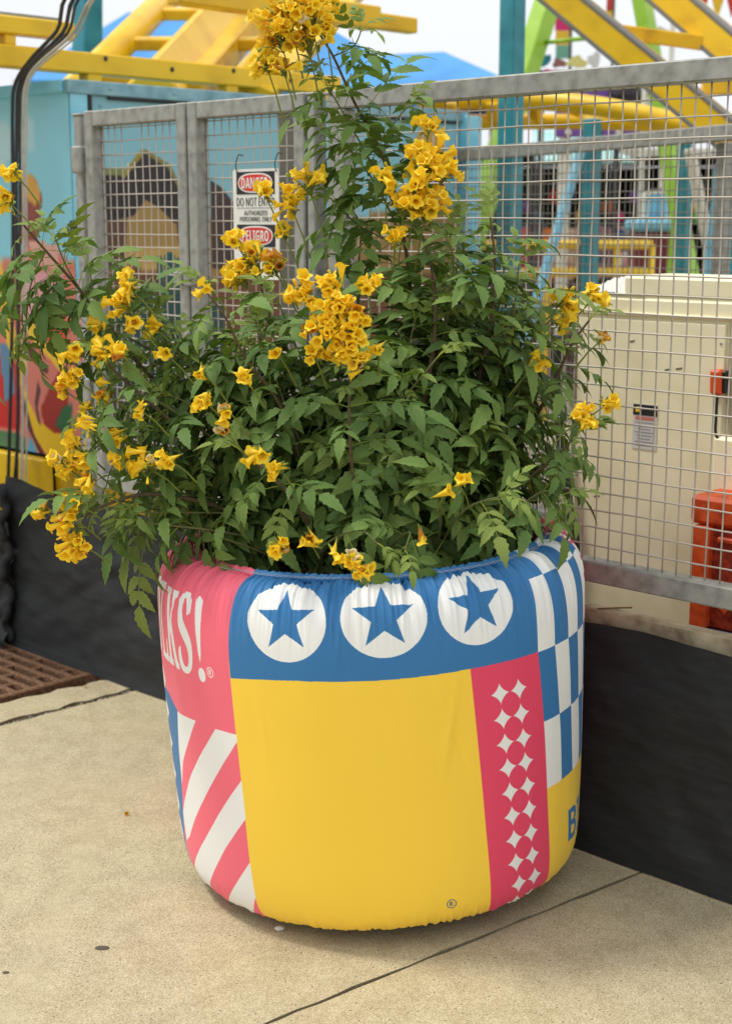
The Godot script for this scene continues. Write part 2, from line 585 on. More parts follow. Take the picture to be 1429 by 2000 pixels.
func cloth(u0: float, u1: float, top: Callable, n0: float, seed_: int, amp: float, m: Material, o: Node3D) -> void:
	var ns := FastNoiseLite.new()
	ns.seed = seed_
	ns.frequency = 1.0
	ns.fractal_octaves = 3
	var nu := int((u1 - u0) / 0.012)
	var ny := 46
	var s := mb(true)
	var P := func(i, j):
		var u: float = u0 + (u1 - u0) * i / nu
		var t := float(j) / ny
		var y: float = top.call(u) * (1.0 - t) + 0.004
		# folds hang from the tie points and slant along the cloth
		var d := ns.get_noise_2d(u * 1.6 + y * 1.1, y * 4.0) * amp
		d += ns.get_noise_2d(u * 7.0 + y * 2.0, y * 9.0 + 30.0) * amp * 0.30
		d += sin(y * 30.0 + u * 4.0 + ns.get_noise_1d(u * 2.0) * 5.0) * amp * 0.30 * (0.2 + t * t * 1.6)
		var fl := ns.get_noise_2d(u * 3.0 - y * 6.0, y * 1.5 + 60.0)
		d += (1.0 - abs(fl) * 2.0) * amp * 0.45
		var out: float = 0.035 * pow(t, 3.0)
		d *= 1.0 - 0.85 * pow(t, 6.0)
		return w(u, y, n0 + d + out)
	for i in nu:
		for j in ny:
			quad(s, P.call(i, j), P.call(i, j + 1), P.call(i + 1, j + 1), P.call(i + 1, j))
	wpart("cloth_sheet", s, m, o)

func build_fence() -> void:
	var fb := fence_basis()
	var top := 1.957
	# posts between gate and fence
	var labs := ["grey square steel post beside the gate leaf with the sign", "middle grey steel post between the sign gate and the long fence", "grey steel end post where the long mesh fence begins"]
	var us := [[-1.007, -0.975], [-0.9445, -0.9055]]
	for i in 2:
		var ww: float = us[i][1] - us[i][0]
		var p := thing("fence_post", labs[i], "post", w((us[i][0] + us[i][1]) / 2, 0, -0.02 * i), fb, "steel posts between gate and fence")
		part("shaft", box_mesh(Vector3(ww, top - 0.01, 0.05), 0.004), M.steel, p, Transform3D(Basis.IDENTITY, Vector3(0, (top - 0.01) / 2, 0)))
		part("cap", box_mesh(Vector3(ww + 0.006, 0.008, 0.056), 0.003), M.steel, p, Transform3D(Basis.IDENTITY, Vector3(0, top - 0.006, 0)))
	var hp := thing("fence_post", "grey steel hinge post at the free end of the left gate leaf", "post", w(-2.14, 0, -0.01), fb, "steel posts between gate and fence")
	part("shaft", box_mesh(Vector3(0.042, top - 0.012, 0.05), 0.004), M.steel, hp, Transform3D(Basis.IDENTITY, Vector3(0, (top - 0.012) / 2, 0)))
	part("cap", box_mesh(Vector3(0.05, 0.008, 0.056), 0.003), M.steel, hp, Transform3D(Basis.IDENTITY, Vector3(0, top - 0.008, 0)))
	for y in [1.80, 1.02]:
		part("hinge", box_mesh(Vector3(0.055, 0.09, 0.03), 0.006), M.steel, hp, Transform3D(Basis.IDENTITY, Vector3(0.022, y, 0.036)))
	# two gate leaves
	var gl := ["grey steel gate leaf with bent torn wires under its top rail", "grey steel gate leaf that carries the danger sign"]
	var ge := [[-2.085, -1.552], [-1.543, -1.018]]
	for i in 2:
		var u0: float = ge[i][0]
		var u1: float = ge[i][1]
		var L := u1 - u0
		var o := thing("mesh_gate", gl[i], "gate", w((u0 + u1) / 2, 0, 0), fb, "pair of mesh gate leaves")
		var tb := 0.052
		var y0 := 0.68
		for sg in [-1, 1]:
			part("stile", box_mesh(Vector3(0.046, top - y0, tb), 0.004), M.steel, o, Transform3D(Basis.IDENTITY, Vector3(sg * (L / 2 - 0.023), (top + y0) / 2, 0)))
		for y in [top - 0.026, y0 + 0.028]:
			part("rail", box_mesh(Vector3(L - 0.094, 0.05, tb), 0.004), M.steel, o, Transform3D(Basis.IDENTITY, Vector3(0, y, 0)))
		for y in [1.25]:
			part("latch", box_mesh(Vector3(0.04, 0.045, 0.03), 0.005), M.steel, o, Transform3D(Basis.IDENTITY, Vector3((L / 2 - 0.02) * (1 if i == 0 else -1), 1.42, 0.042)))
		wires(o, -L / 2 + 0.046, L / 2 - 0.046, y0 + 0.05, top - 0.05, 0.0362, 0.0431, -0.012, -1.928 - (u0 + u1) / 2, 1.425, [4, 5] if i == 0 else [])
	# danger sign tied onto the second leaf
	var sg_ := thing("danger_sign", "white danger sign with red ovals tied to the gate", "sign", w(-1.241, 1.44, 0.012), fb)
	var white := plain(c8(226, 224, 216), 0.45)
	var blk := plain(c8(30, 30, 32), 0.5)
	var red := plain(c8(206, 40, 28), 0.45)
	var sh := 0.325
	var sw := 0.204
	var pl := mb()
	var pp := PackedVector2Array()
	for k in [[-1, -1], [1, -1], [1, 1], [-1, 1]]:
		var cc := Vector2(k[0] * (sw / 2 - 0.01), k[1] * (sh / 2 - 0.01))
		var a0 := atan2(k[1], k[0]) - PI / 4
		for q in 4:
			pp.append(cc + Vector2(cos(a0 + q * PI / 6), sin(a0 + q * PI / 6)) * 0.01)
	slab_poly(pl, pp, Vector3(0, 0.1475, 0), Vector3.RIGHT, Vector3.UP, 0.002)
	part("plate", fin(pl), white, sg_)
	for q in [[0.269, "DANGER"], [0.114, "PELIGRO"]]:
		var py: float = q[0]
		part("black_panel", box_mesh(Vector3(0.17, 0.066, 0.001)), blk, sg_, Transform3D(Basis.IDENTITY, Vector3(0, py, 0.0027)))
		for e in [[0.076, 0.029, white, 0.0034], [0.071, 0.0245, red, 0.0042]]:
			var es := mb()
			var ep := PackedVector2Array()
			for i in 40:
				var g := TAU * i / 40
				ep.append(Vector2(sign(cos(g)) * pow(abs(cos(g)), 0.75) * e[0], sign(sin(g)) * pow(abs(sin(g)), 0.85) * e[1]))
			slab_poly(es, ep, Vector3(0, py, e[3]), Vector3.RIGHT, Vector3.UP, 0.0007)
			part("oval", fin(es), e[2], sg_)
		text_part("lettering", q[1], "Droid Sans", 700, 0.118, 0.032, white, sg_, Vector3(0, py, 0.0054))
	text_part("lettering", "DO NOT ENTER", "Droid Sans", 400, 0.17, 0.024, blk, sg_, Vector3(0, 0.214, 0.003))
	text_part("lettering", "AUTHORIZED", "Droid Sans", 400, 0.105, 0.0135, blk, sg_, Vector3(0, 0.181, 0.003))
	text_part("lettering", "PERSONNEL ONLY", "Droid Sans", 400, 0.142, 0.0135, blk, sg_, Vector3(0, 0.163, 0.003))
	part("rule", box_mesh(Vector3(0.17, 0.0012, 0.0006)), M.dark_grey, sg_, Transform3D(Basis.IDENTITY, Vector3(0, 0.196, 0.003)))
	for sx in [-0.082, 0.092]:
		var ts := mb(true)
		tube(ts, spline([Vector3(sx, 0.30, 0.003), Vector3(sx + 0.004, 0.325, 0.01), Vector3(sx + 0.006, 0.352, 0.0), Vector3(sx + 0.002, 0.35, -0.02)]), 0.0018, 0.0018, 6)
		part("cable_tie", fin(ts), M.black, sg_)
	# the long fence
	var ln := -0.903
	var ru := 1.75
	var f := thing("mesh_fence", "long galvanised mesh fence panel standing behind the planter", "fence", w((ln + ru) / 2, 0, 0), fb)
	var fl := ru - ln
	part("top_rail", box_mesh(Vector3(fl, 0.051, 0.052), 0.004), M.steel, f, Transform3D(Basis.IDENTITY, Vector3(0, top - 0.0265, 0)))
	part("bottom_rail", box_mesh(Vector3(fl - 0.1, 0.054, 0.052), 0.004), M.steel, f, Transform3D(Basis.IDENTITY, Vector3(0, 0.73, -0.002)))
	part("post", box_mesh(Vector3(0.046, top - 0.054, 0.05), 0.004), M.steel, f, Transform3D(Basis.IDENTITY, Vector3(-fl / 2 + 0.024, (top - 0.054) / 2, 0)))
	part("post", box_mesh(Vector3(0.05, top - 0.054, 0.05), 0.004), M.steel, f, Transform3D(Basis.IDENTITY, Vector3(fl / 2 - 0.025, (top - 0.054) / 2, 0)))
	wires(f, -fl / 2 + 0.05, fl / 2 - 0.05, 0.757, top - 0.052, 0.0397, 0.0450, 0.0, 0.008 - (ln + ru) / 2, 1.2)
	# a second fence run further back
	var f2 := thing("mesh_fence", "second mesh fence run standing in front of the dark booth", "fence", w(-1.72, 0, -2.42), Basis(Vector3.UP, deg_to_rad(-22.0)) * fb)
	part("top_rail", box_mesh(Vector3(3.4, 0.06, 0.05), 0.004), M.steel, f2, Transform3D(Basis.IDENTITY, Vector3(0, top - 0.03, 0)))
	part("bottom_rail", box_mesh(Vector3(3.4, 0.054, 0.05), 0.004), M.steel, f2, Transform3D(Basis.IDENTITY, Vector3(0, 0.2, 0)))
	for sg in [-1, 1]:
		part("post", box_mesh(Vector3(0.05, top - 0.062, 0.052), 0.004), M.steel, f2, Transform3D(Basis.IDENTITY, Vector3(sg * 1.67, (top - 0.062) / 2, 0)))
	part("post", box_mesh(Vector3(0.06, top - 0.062, 0.052), 0.004), M.steel, f2, Transform3D(Basis.IDENTITY, Vector3(0.80, (top - 0.062) / 2, -0.055)))
	M.wire = plain(c8(122, 118, 110), 0.6, 0.3)
	wires(f2, -1.64, 1.64, 0.23, top - 0.06, 0.0397, 0.0450, 0.0, 0.0, 1.0)
	# timber board that carries the cloth
	var bd := thing("timber_board", "weathered grey timber board above the black cloth", "board", w(0.35, 0, -0.04), fb)
	part("plank", box_mesh(Vector3(2.9, 0.14, 0.042), 0.004), M.wood, bd, Transform3D(Basis.IDENTITY, Vector3(0, 0.561, 0.022)))
	for x in [-1.2, -0.1, 1.0]:
		part("bracket", box_mesh(Vector3(0.04, 0.49, 0.03), 0.003), M.wood, bd, Transform3D(Basis.IDENTITY, Vector3(x, 0.245, 0.02)))
	part("tie_wire", wavy(0.09, 0.0022, 0.003, 77, false), plain(c8(120, 84, 44), 0.7), bd, Transform3D(Basis(Vector3.UP, 0.9), Vector3(-0.32, 0.634, 0.05)))
	# black shade cloth
	var cm := StandardMaterial3D.new()
	cm.albedo_texture = noise_tex(0.02, [[0.0, c8(22, 24, 25)], [0.5, c8(30, 32, 33)], [0.8, c8(38, 40, 40)], [1.0, c8(60, 58, 54)]], 81, 512)
	cm.uv1_triplanar = true
	cm.uv1_world_triplanar = true
	cm.uv1_scale = Vector3(0.8, 4.0, 0.8)
	cm.roughness = 0.75
	cm.heightmap_enabled = true
	cm.heightmap_texture = noise_tex(0.2, [], 83, 512)
	cm.heightmap_scale = 0.05
	var s1 := thing("shade_cloth", "long black shade cloth pinned along the foot of the fence", "cloth", w(-0.4, 0, 0.04))
	cloth(-2.66, 1.7, func(u): return 0.598 + (0.006 * sin(u * 9.0) if u > -1.2 else 0.02 + 0.006 * sin(u * 9.0) + 0.025 * smoothstep(-2.2, -2.6, u)), 0.036, 91, 0.014, cm, s1)
	var s2 := thing("shade_cloth", "crumpled black cloth gathered and tied beside the drain grate", "cloth", w(-3.6, 0, 0.04))
	cloth(-4.6, -2.598, func(u): return 0.585 + 0.02 * sin(u * 11.0), 0.058, 97, 0.055, cm, s2)
	var tie := mb(true)
	var tp := []
	for i in 26:
		var y := 0.63 - i * 0.024
		tp.append(w(-2.602 + 0.011 * sin(i * 0.75) + 0.008 * sin(i * 1.9), max(y, 0.03), 0.085 + 0.010 * cos(i * 0.9)))
	tube(tie, spline(tp, 4), 0.019, 0.016, 8)
	wpart("gathered_edge", tie, cm, s2)

# ---------------------------------------------------------------- trailer
func build_trailer() -> void:
	var fb := fence_basis()
	var uc := -3.0
	var bc := 0.55
	var deep := 2.47
	var topy := 2.15
	var o := thing("show_trailer", "blue show trailer with airbrushed murals and a yellow skirt", "trailer", w(uc - 2.2, 0, -bc - deep / 2), fb)
	# local: x along the fence, z towards the pavement; corner at x = 2.2, z = deep/2
	var lx := 2.2
	var lz := deep / 2
	part("body", box_mesh(Vector3(4.4, 1.545, deep - 0.02), 0.01), plain(c8(60, 92, 104), 0.5), o, Transform3D(Basis.IDENTITY, Vector3(-0.012, 1.3675, 0)))
	# long side mural (faces the pavement)
	var im := Image.create(1024, 512, false, Image.FORMAT_RGB8)
	im.fill(c8(146, 220, 240))
	# the right hand end of the picture is what shows: x = 1024 at the corner, 2.2 m tall face of 1.6 m
	var X := func(m_): return 1024.0 - m_ * 320.0       # metres from the corner
	var Y := func(y_): return (2.14 - y_) * 320.0
	var L := func(a):
		var r := []
		for p in a: r.append(Vector2(X.call(p[0]), Y.call(p[1])))
		return r
	fill_poly(im, disc(Vector2(X.call(0.52), Y.call(1.92)), 36, 30), c8(186, 230, 242))
	fill_poly(im, disc(Vector2(X.call(0.30), Y.call(1.96)), 16, 26), c8(180, 228, 242))
	fill_poly(im, disc(Vector2(X.call(0.95), Y.call(1.8)), 110, 50), c8(186, 230, 242))
	fill_poly(im, L.call([[0.0, 1.42], [0.10, 1.46], [0.32, 1.5], [0.6, 1.4], [0.9, 1.5], [1.4, 1.3], [1.4, 0.52], [0.0, 0.52]]), c8(226, 130, 110))
	im.resize(100, 50, Image.INTERPOLATE_BILINEAR)
	im.resize(1024, 512, Image.INTERPOLATE_CUBIC)
	fill_poly(im, L.call([[0.37, 1.76], [0.30, 1.79], [0.25, 1.76], [0.22, 1.70], [0.24, 1.56], [0.30, 1.48], [0.40, 1.5]]), c8(150, 66, 46))
	fill_poly(im, L.call([[0.36, 1.70], [0.34, 1.78], [0.29, 1.79], [0.24, 1.74], [0.225, 1.69], [0.27, 1.66]]), c8(226, 168, 56))
	fill_poly(im, L.call([[0.34, 1.52], [0.12, 1.50], [0.12, 1.40], [0.3, 1.42]]), c8(238, 176, 160))
	fill_poly(im, L.call([[0.08, 1.38], [0.40, 1.40], [0.42, 1.2], [0.30, 1.10], [0.10, 1.14]]), c8(240, 170, 180))
	fill_poly(im, L.call([[0.08, 1.24], [0.20, 1.22], [0.30, 1.10], [0.2, 1.0], [0.08, 1.02]]), c8(232, 92, 60))
	fill_poly(im, L.call([[0.08, 1.0], [0.14, 0.98], [0.30, 0.80], [0.25, 0.68], [0.08, 0.72]]), c8(170, 44, 30))
	fill_poly(im, L.call([[0.44, 1.0], [0.7, 1.02], [0.7, 0.68], [0.46, 0.68]]), c8(206, 40, 32))
	fill_poly(im, L.call([[0.50, 1.06], [0.60, 1.06], [0.58, 0.80], [0.5, 0.84]]), c8(96, 140, 170))
	fill_poly(im, L.call([[0.06, 0.84], [0.13, 0.82], [0.19, 0.74], [0.08, 0.66]]), c8(50, 106, 64))
	fill_poly(im, L.call([[0.42, 0.66], [0.7, 0.68], [0.7, 0.52], [0.42, 0.52]]), c8(84, 124, 84))
	im.resize(220, 110, Image.INTERPOLATE_BILINEAR)
	im.resize(1024, 512, Image.INTERPOLATE_CUBIC)
	fill_poly(im, L.call([[0.62, 1.44], [0.56, 1.44], [0.46, 1.10], [0.38, 0.98], [0.44, 0.94], [0.54, 1.06]]), c8(246, 200, 48))
	fill_poly(im, L.call([[0.41, 1.22], [0.30, 1.15], [0.10, 0.99], [0.08, 0.93], [0.2, 1.01], [0.38, 1.12]]), c8(248, 204, 52))
	fill_poly(im, L.call([[0.40, 1.11], [0.28, 1.02], [0.22, 0.97], [0.24, 0.95], [0.34, 1.0], [0.42, 1.06]]), c8(96, 50, 44))
	fill_poly(im, L.call([[0.44, 0.96], [0.40, 0.84], [0.33, 0.75], [0.2, 0.70], [0.10, 0.71], [0.06, 0.70], [0.06, 0.56], [0.24, 0.58], [0.34, 0.66], [0.41, 0.78], [0.45, 0.90]]), c8(250, 202, 34))
	fill_poly(im, L.call([[0.45, 0.84], [0.40, 0.70], [0.32, 0.60], [0.28, 0.57], [0.25, 0.57], [0.36, 0.68], [0.43, 0.86]]), c8(88, 46, 44))
	fill_poly(im, L.call([[0.29, 0.88], [0.32, 0.80], [0.30, 0.72], [0.325, 0.74], [0.34, 0.82], [0.31, 0.92]]), c8(98, 54, 52))
	fill_poly(im, L.call([[0.39, 0.67], [0.31, 0.57], [0.43, 0.57]]), c8(96, 176, 206))
	im.resize(512, 256, Image.INTERPOLATE_BILINEAR)
	var tx := ImageTexture.create_from_image(im)
	var mm := StandardMaterial3D.new()
	mm.albedo_texture = tx
	mm.roughness = 0.35
	var q := mb()
	var uvq := [[Vector3(lx - 3.2, 0.6, 0), Vector2(0, 0.9625)], [Vector3(lx, 0.6, 0), Vector2(1, 0.9625)], [Vector3(lx, 2.14, 0), Vector2(1, 0)], [Vector3(lx - 3.2, 2.14, 0), Vector2(0, 0)]]
	for k in [0, 2, 1, 0, 3, 2]:
		q.set_uv(uvq[k][1])
		q.add_vertex(uvq[k][0] + Vector3(0, 0, lz - 0.004))
	part("mural_panel", fin(q), mm, o).set_meta("label", "airbrushed side panel with sky, clouds and curling yellow bands")
	# end wall mural (seen through the gate)
	var e := Image.create(1024, 700, false, Image.FORMAT_RGB8)
	e.fill(c8(128, 184, 196))
	var EX := func(b_): return b_ * 414.0                 # metres back from the corner
	var EY := func(y_): return (2.12 - y_) * 437.0
	var K := func(a):
		var r := []
		for p in a: r.append(Vector2(EX.call(p[0]), EY.call(p[1])))
		return r
	fill_poly(e, K.call([[0.0, 1.62], [0.4, 1.64], [1.3, 1.60], [2.47, 1.7], [2.47, 0.5], [0.0, 0.5]]), c8(150, 116, 62))
	fill_poly(e, disc(Vector2(EX.call(0.42), EY.call(1.52)), 90, 60), c8(186, 150, 80))
	fill_poly(e, K.call([[0.0, 1.34], [0.3, 1.42], [0.6, 1.32], [1.2, 1.42], [2.47, 1.3], [2.47, 0.5], [0.0, 0.5]]), c8(110, 68, 44))
	fill_poly(e, K.call([[0.0, 1.0], [2.47, 1.0], [2.47, 0.5], [0.0, 0.5]]), c8(64, 60, 52))
	e.resize(80, 55, Image.INTERPOLATE_BILINEAR)
	e.resize(1024, 700, Image.INTERPOLATE_CUBIC)
	fill_poly(e, K.call([[0.27, 1.5], [0.28, 1.74], [0.5, 1.74], [0.6, 1.66], [0.6, 1.5]]), c8(160, 128, 70))
	# dark steep roofs
	fill_poly(e, K.call([[0.0, 1.80], [0.03, 1.87], [0.10, 1.78], [0.12, 1.62], [0.0, 1.56]]), c8(34, 34, 36))
	fill_poly(e, K.call([[0.15, 1.81], [0.27, 1.815], [0.37, 1.91], [0.40, 1.90], [0.51, 1.84], [0.57, 1.73], [0.66, 1.64], [0.62, 1.60], [0.53, 1.60], [0.46, 1.66], [0.38, 1.70], [0.31, 1.63], [0.15, 1.60]]), c8(38, 32, 34))
	fill_poly(e, K.call([[0.25, 1.80], [0.37, 1.915], [0.385, 1.90], [0.27, 1.785]]), c8(150, 136, 48))
	fill_poly(e, K.call([[0.38, 1.915], [0.52, 1.85], [0.60, 1.71], [0.585, 1.705], [0.505, 1.835], [0.38, 1.895]]), c8(130, 122, 60))
	fill_poly(e, K.call([[0.15, 1.825], [0.27, 1.83], [0.27, 1.80], [0.15, 1.80]]), c8(120, 130, 74))
	fill_poly(e, K.call([[0.74, 1.79], [0.80, 1.76], [0.90, 1.67], [1.10, 1.60], [1.10, 1.34], [0.74, 1.40]]), c8(64, 46, 44))
	fill_poly(e, K.call([[0.17, 1.60], [0.28, 1.62], [0.26, 1.42], [0.17, 1.40]]), c8(90, 58, 44))
	fill_poly(e, K.call([[0.54, 1.62], [0.62, 1.60], [0.66, 1.40], [0.56, 1.44]]), c8(84, 56, 46))
	# green cactus
	for cc in [[0.50, 1.475, 0.03], [0.445, 1.46, 0.016], [0.548, 1.45, 0.014]]:
		fill_poly(e, K.call([[cc[0] - cc[2], 1.22], [cc[0] - cc[2], cc[1] - 0.02], [cc[0] - cc[2] * 0.5, cc[1]], [cc[0] + cc[2] * 0.5, cc[1]], [cc[0] + cc[2], cc[1] - 0.02], [cc[0] + cc[2], 1.22]]), c8(24, 84, 78))
	fill_poly(e, K.call([[0.24, 1.38], [0.27, 1.42], [0.31, 1.38], [0.33, 1.2], [0.24, 1.2]]), c8(26, 74, 70))
	fill_poly(e, K.call([[0.15, 1.26], [0.5, 1.30], [0.8, 1.24], [0.8, 0.9], [0.15, 0.9]]), c8(34, 70, 68))
	# grey brown panel painted beside the sky
	fill_poly(e, K.call([[1.15, 2.12], [1.32, 2.12], [1.32, 0.5], [1.15, 0.5]]), c8(104, 98, 86))
	# a round painted face of yellow at the far end
	fill_poly(e, disc(Vector2(EX.call(2.2), EY.call(1.98)), 46, 52), c8(196, 150, 62))
	fill_poly(e, K.call([[2.09, 1.93], [2.31, 1.93], [2.33, 1.75], [2.06, 1.75]]), c8(96, 66, 66))
	for sp in [[0.2, 2.02, 12], [0.26, 2.03, 16], [0.5, 2.05, 7], [1.45, 2.0, 8]]:
		fill_poly(e, disc(Vector2(EX.call(sp[0]), EY.call(sp[1])), sp[2], sp[2]), c8(150, 186, 186))
	e.resize(512, 350, Image.INTERPOLATE_BILINEAR)
	var em := StandardMaterial3D.new()
	em.albedo_texture = ImageTexture.create_from_image(e)
	em.roughness = 0.3
	var q2 := mb()
	var uv2 := [[Vector3(0, 0.52, lz - 0.09), Vector2(0.036, 1)], [Vector3(0, 0.52, -lz), Vector2(1, 1)], [Vector3(0, 2.10, -lz), Vector2(1, 0)], [Vector3(0, 2.10, lz - 0.09), Vector2(0.036, 0)]]
	for k in [0, 2, 1, 0, 3, 2]:
		q2.set_uv(uv2[k][1])
		q2.add_vertex(uv2[k][0] + Vector3(lx - 0.004, 0, 0))
	part("end_mural", fin(q2), em, o).set_meta("label", "grey blue end wall painted with dark roofs and a cactus")
	# trim
	var skyb := worn(c8(110, 192, 220), c8(128, 206, 230), c8(150, 214, 232), 1.0, 0.4, 0.0, 101, 0.01)
	var trim := worn(c8(96, 140, 152), c8(122, 166, 178), c8(150, 190, 198), 1.2, 0.5, 0.0, 103, 0.012)
	part("corner_trim", box_mesh(Vector3(0.012, 1.6, 0.085), 0.003), skyb, o, Transform3D(Basis.IDENTITY, Vector3(lx + 0.004, 1.33, lz - 0.048)))
	var bands := [[1.36, 1.18, c8(238, 160, 170)], [1.18, 0.99, c8(226, 88, 58)], [0.99, 0.80, c8(160, 44, 32)], [0.80, 0.70, c8(56, 100, 62)], [0.70, 0.605, c8(246, 196, 36)]]
	for bn in bands:
		part("painted_trim", box_mesh(Vector3(0.006, bn[0] - bn[1], 0.083)), plain(bn[2], 0.4), o, Transform3D(Basis.IDENTITY, Vector3(lx + 0.0135, (bn[0] + bn[1]) / 2, lz - 0.048)))
	part("roof_trim", box_mesh(Vector3(0.03, 0.055, deep + 0.02), 0.004), trim, o, Transform3D(Basis.IDENTITY, Vector3(lx + 0.003, topy - 0.022, 0)))
	part("roof_trim", box_mesh(Vector3(4.39, 0.05, 0.03), 0.004), skyb, o, Transform3D(Basis.IDENTITY, Vector3(-0.01, topy - 0.02, lz + 0.004)))
	part("roof", box_mesh(Vector3(4.36, 0.02, deep - 0.04)), trim, o, Transform3D(Basis.IDENTITY, Vector3(-0.02, topy - 0.012, 0)))
	part("far_edge_trim", box_mesh(Vector3(0.05, 1.6, 0.12), 0.004), skyb, o, Transform3D(Basis.IDENTITY, Vector3(lx + 0.02, 1.33, -lz - 0.02)))
	part("seal_strip", box_mesh(Vector3(0.014, 1.57, 0.018), 0.003), M.black, o, Transform3D(Basis.IDENTITY, Vector3(lx + 0.006, 1.32, lz - 0.102)))
	part("seal_strip", box_mesh(Vector3(0.014, 0.014, 2.2), 0.003), M.black, o, Transform3D(Basis.IDENTITY, Vector3(lx + 0.005, topy - 0.056, -0.06)))
	for y in [1.95, 1.6, 1.2, 0.8]:
		var r := mb(true)
		ellipsoid(r, Vector3(lx + 0.011, y, lz - 0.03), Vector3(0.005, 0.008, 0.008), Basis.IDENTITY, 8, 5)
		part("rivet", fin(r), trim, o)
	for k in 7:
		var r := mb(true)
		ellipsoid(r, Vector3(lx + 0.019, topy - 0.02, lz - 0.2 - k * 0.33), Vector3(0.005, 0.009, 0.009), Basis.IDENTITY, 8, 5)
		part("rivet", fin(r), trim, o)
		var r2 := mb(true)
		ellipsoid(r2, Vector3(lx - 0.002, 2.06, lz - 0.16 - k * 0.36), Vector3(0.005, 0.008, 0.008), Basis.IDENTITY, 8, 5)
		part("rivet", fin(r2), trim, o)
	# torn black plastic by the corner
	var tp := mb()
	for k in 5:
		var y := 1.70 - k * 0.07
		var d := [0.0, 0.05, 0.11, 0.06, 0.02][k] as float
		box(tp, Vector3(lx + 0.02, y, lz - 0.10 + d * 0.5), Vector3(0.016, 0.075, 0.03 + d), Basis(Vector3.RIGHT, 0.3 - 0.16 * k), 0.004)
	part("torn_plastic", fin(tp), plain(c8(24, 24, 26), 0.25), o)
	# skirt and base
	part("skirt", box_mesh(Vector3(4.2, 0.32, 0.05), 0.006), M.yellow, o, Transform3D(Basis.IDENTITY, Vector3(-0.12, 0.425, lz + 0.02)))
	part("skirt", box_mesh(Vector3(0.05, 0.32, deep - 0.01), 0.006), M.yellow_old, o, Transform3D(Basis.IDENTITY, Vector3(lx - 0.205, 0.425, -0.012)))
	part("chassis", box_mesh(Vector3(3.9, 0.2, deep - 0.2), 0.01), M.dark_grey, o, Transform3D(Basis.IDENTITY, Vector3(0, 0.48, 0)))
	for px_ in [-1.6, 1.9]:
		for pz in [-0.9, 0.9]:
			part("jack_leg", box_mesh(Vector3(0.1, 0.38, 0.1), 0.008), M.dark_grey, o, Transform3D(Basis.IDENTITY, Vector3(px_, 0.19, pz)))
	# cables that come over the platform and run down the corner
	var cl := [["black power cable nearest the trailer corner in the hanging bundle", 25.0, 0.0078, M.rubber, 190.0, -30.0], ["second black power cable of the hanging bundle", 33.5, 0.0078, M.rubber, 206.0, -30.0], ["thick black cable behind the others in the hanging bundle", 39.5, 0.006, M.rubber, 216.0, -30.0],
		["light grey conduit hanging beside the black cables", 46.0, 0.0064, M.grey_pipe, 246.0, -30.0], ["thin beige cable beside the grey conduit", 52.5, 0.0036, M.grey_pipe, 250.0, -30.0]]
	var kk := 0
	for c in cl:
		var x: float = c[1]
		var dx: float = (x - 26.0) * 0.6
		var b := 0.38 - 0.012 * kk
		var pts := [at_d(480 + kk * 5, -36, 9.0), at_b(c[4] as float, -40, b), at_b(112 + dx * 2.4, 62 + dx * 0.5, b), at_b(60 + dx * 1.2, 118 + dx * 0.7, b), at_b(x + 5, 165, b), at_b(x, 230, b), at_b(x + [1, -1, 0, 1, 0][kk], 420, b), at_b(x + [-1, 2, -2, 0, 1][kk], 640, b), at_b(x + [-6, 1, -5, -2, 0][kk], 860, b), at_b(x - 10 + kk * 2, 985, b), at_b(x - 12 + kk * 2, 1060, b)]
		var g := pts[-1] as Vector3
		pts.append(Vector3(g.x - 0.02, 0.02, g.z))
		var o2 := thing("hanging_cable", c[0], "cable", Vector3(g.x, 0, g.z), Basis.IDENTITY, "cables hanging down the trailer corner")
		var s := mb(true)
		tube(s, spline(pts, 6), c[2], c[2], 8)
		wpart("cable", s, c[3], o2)
		kk += 1

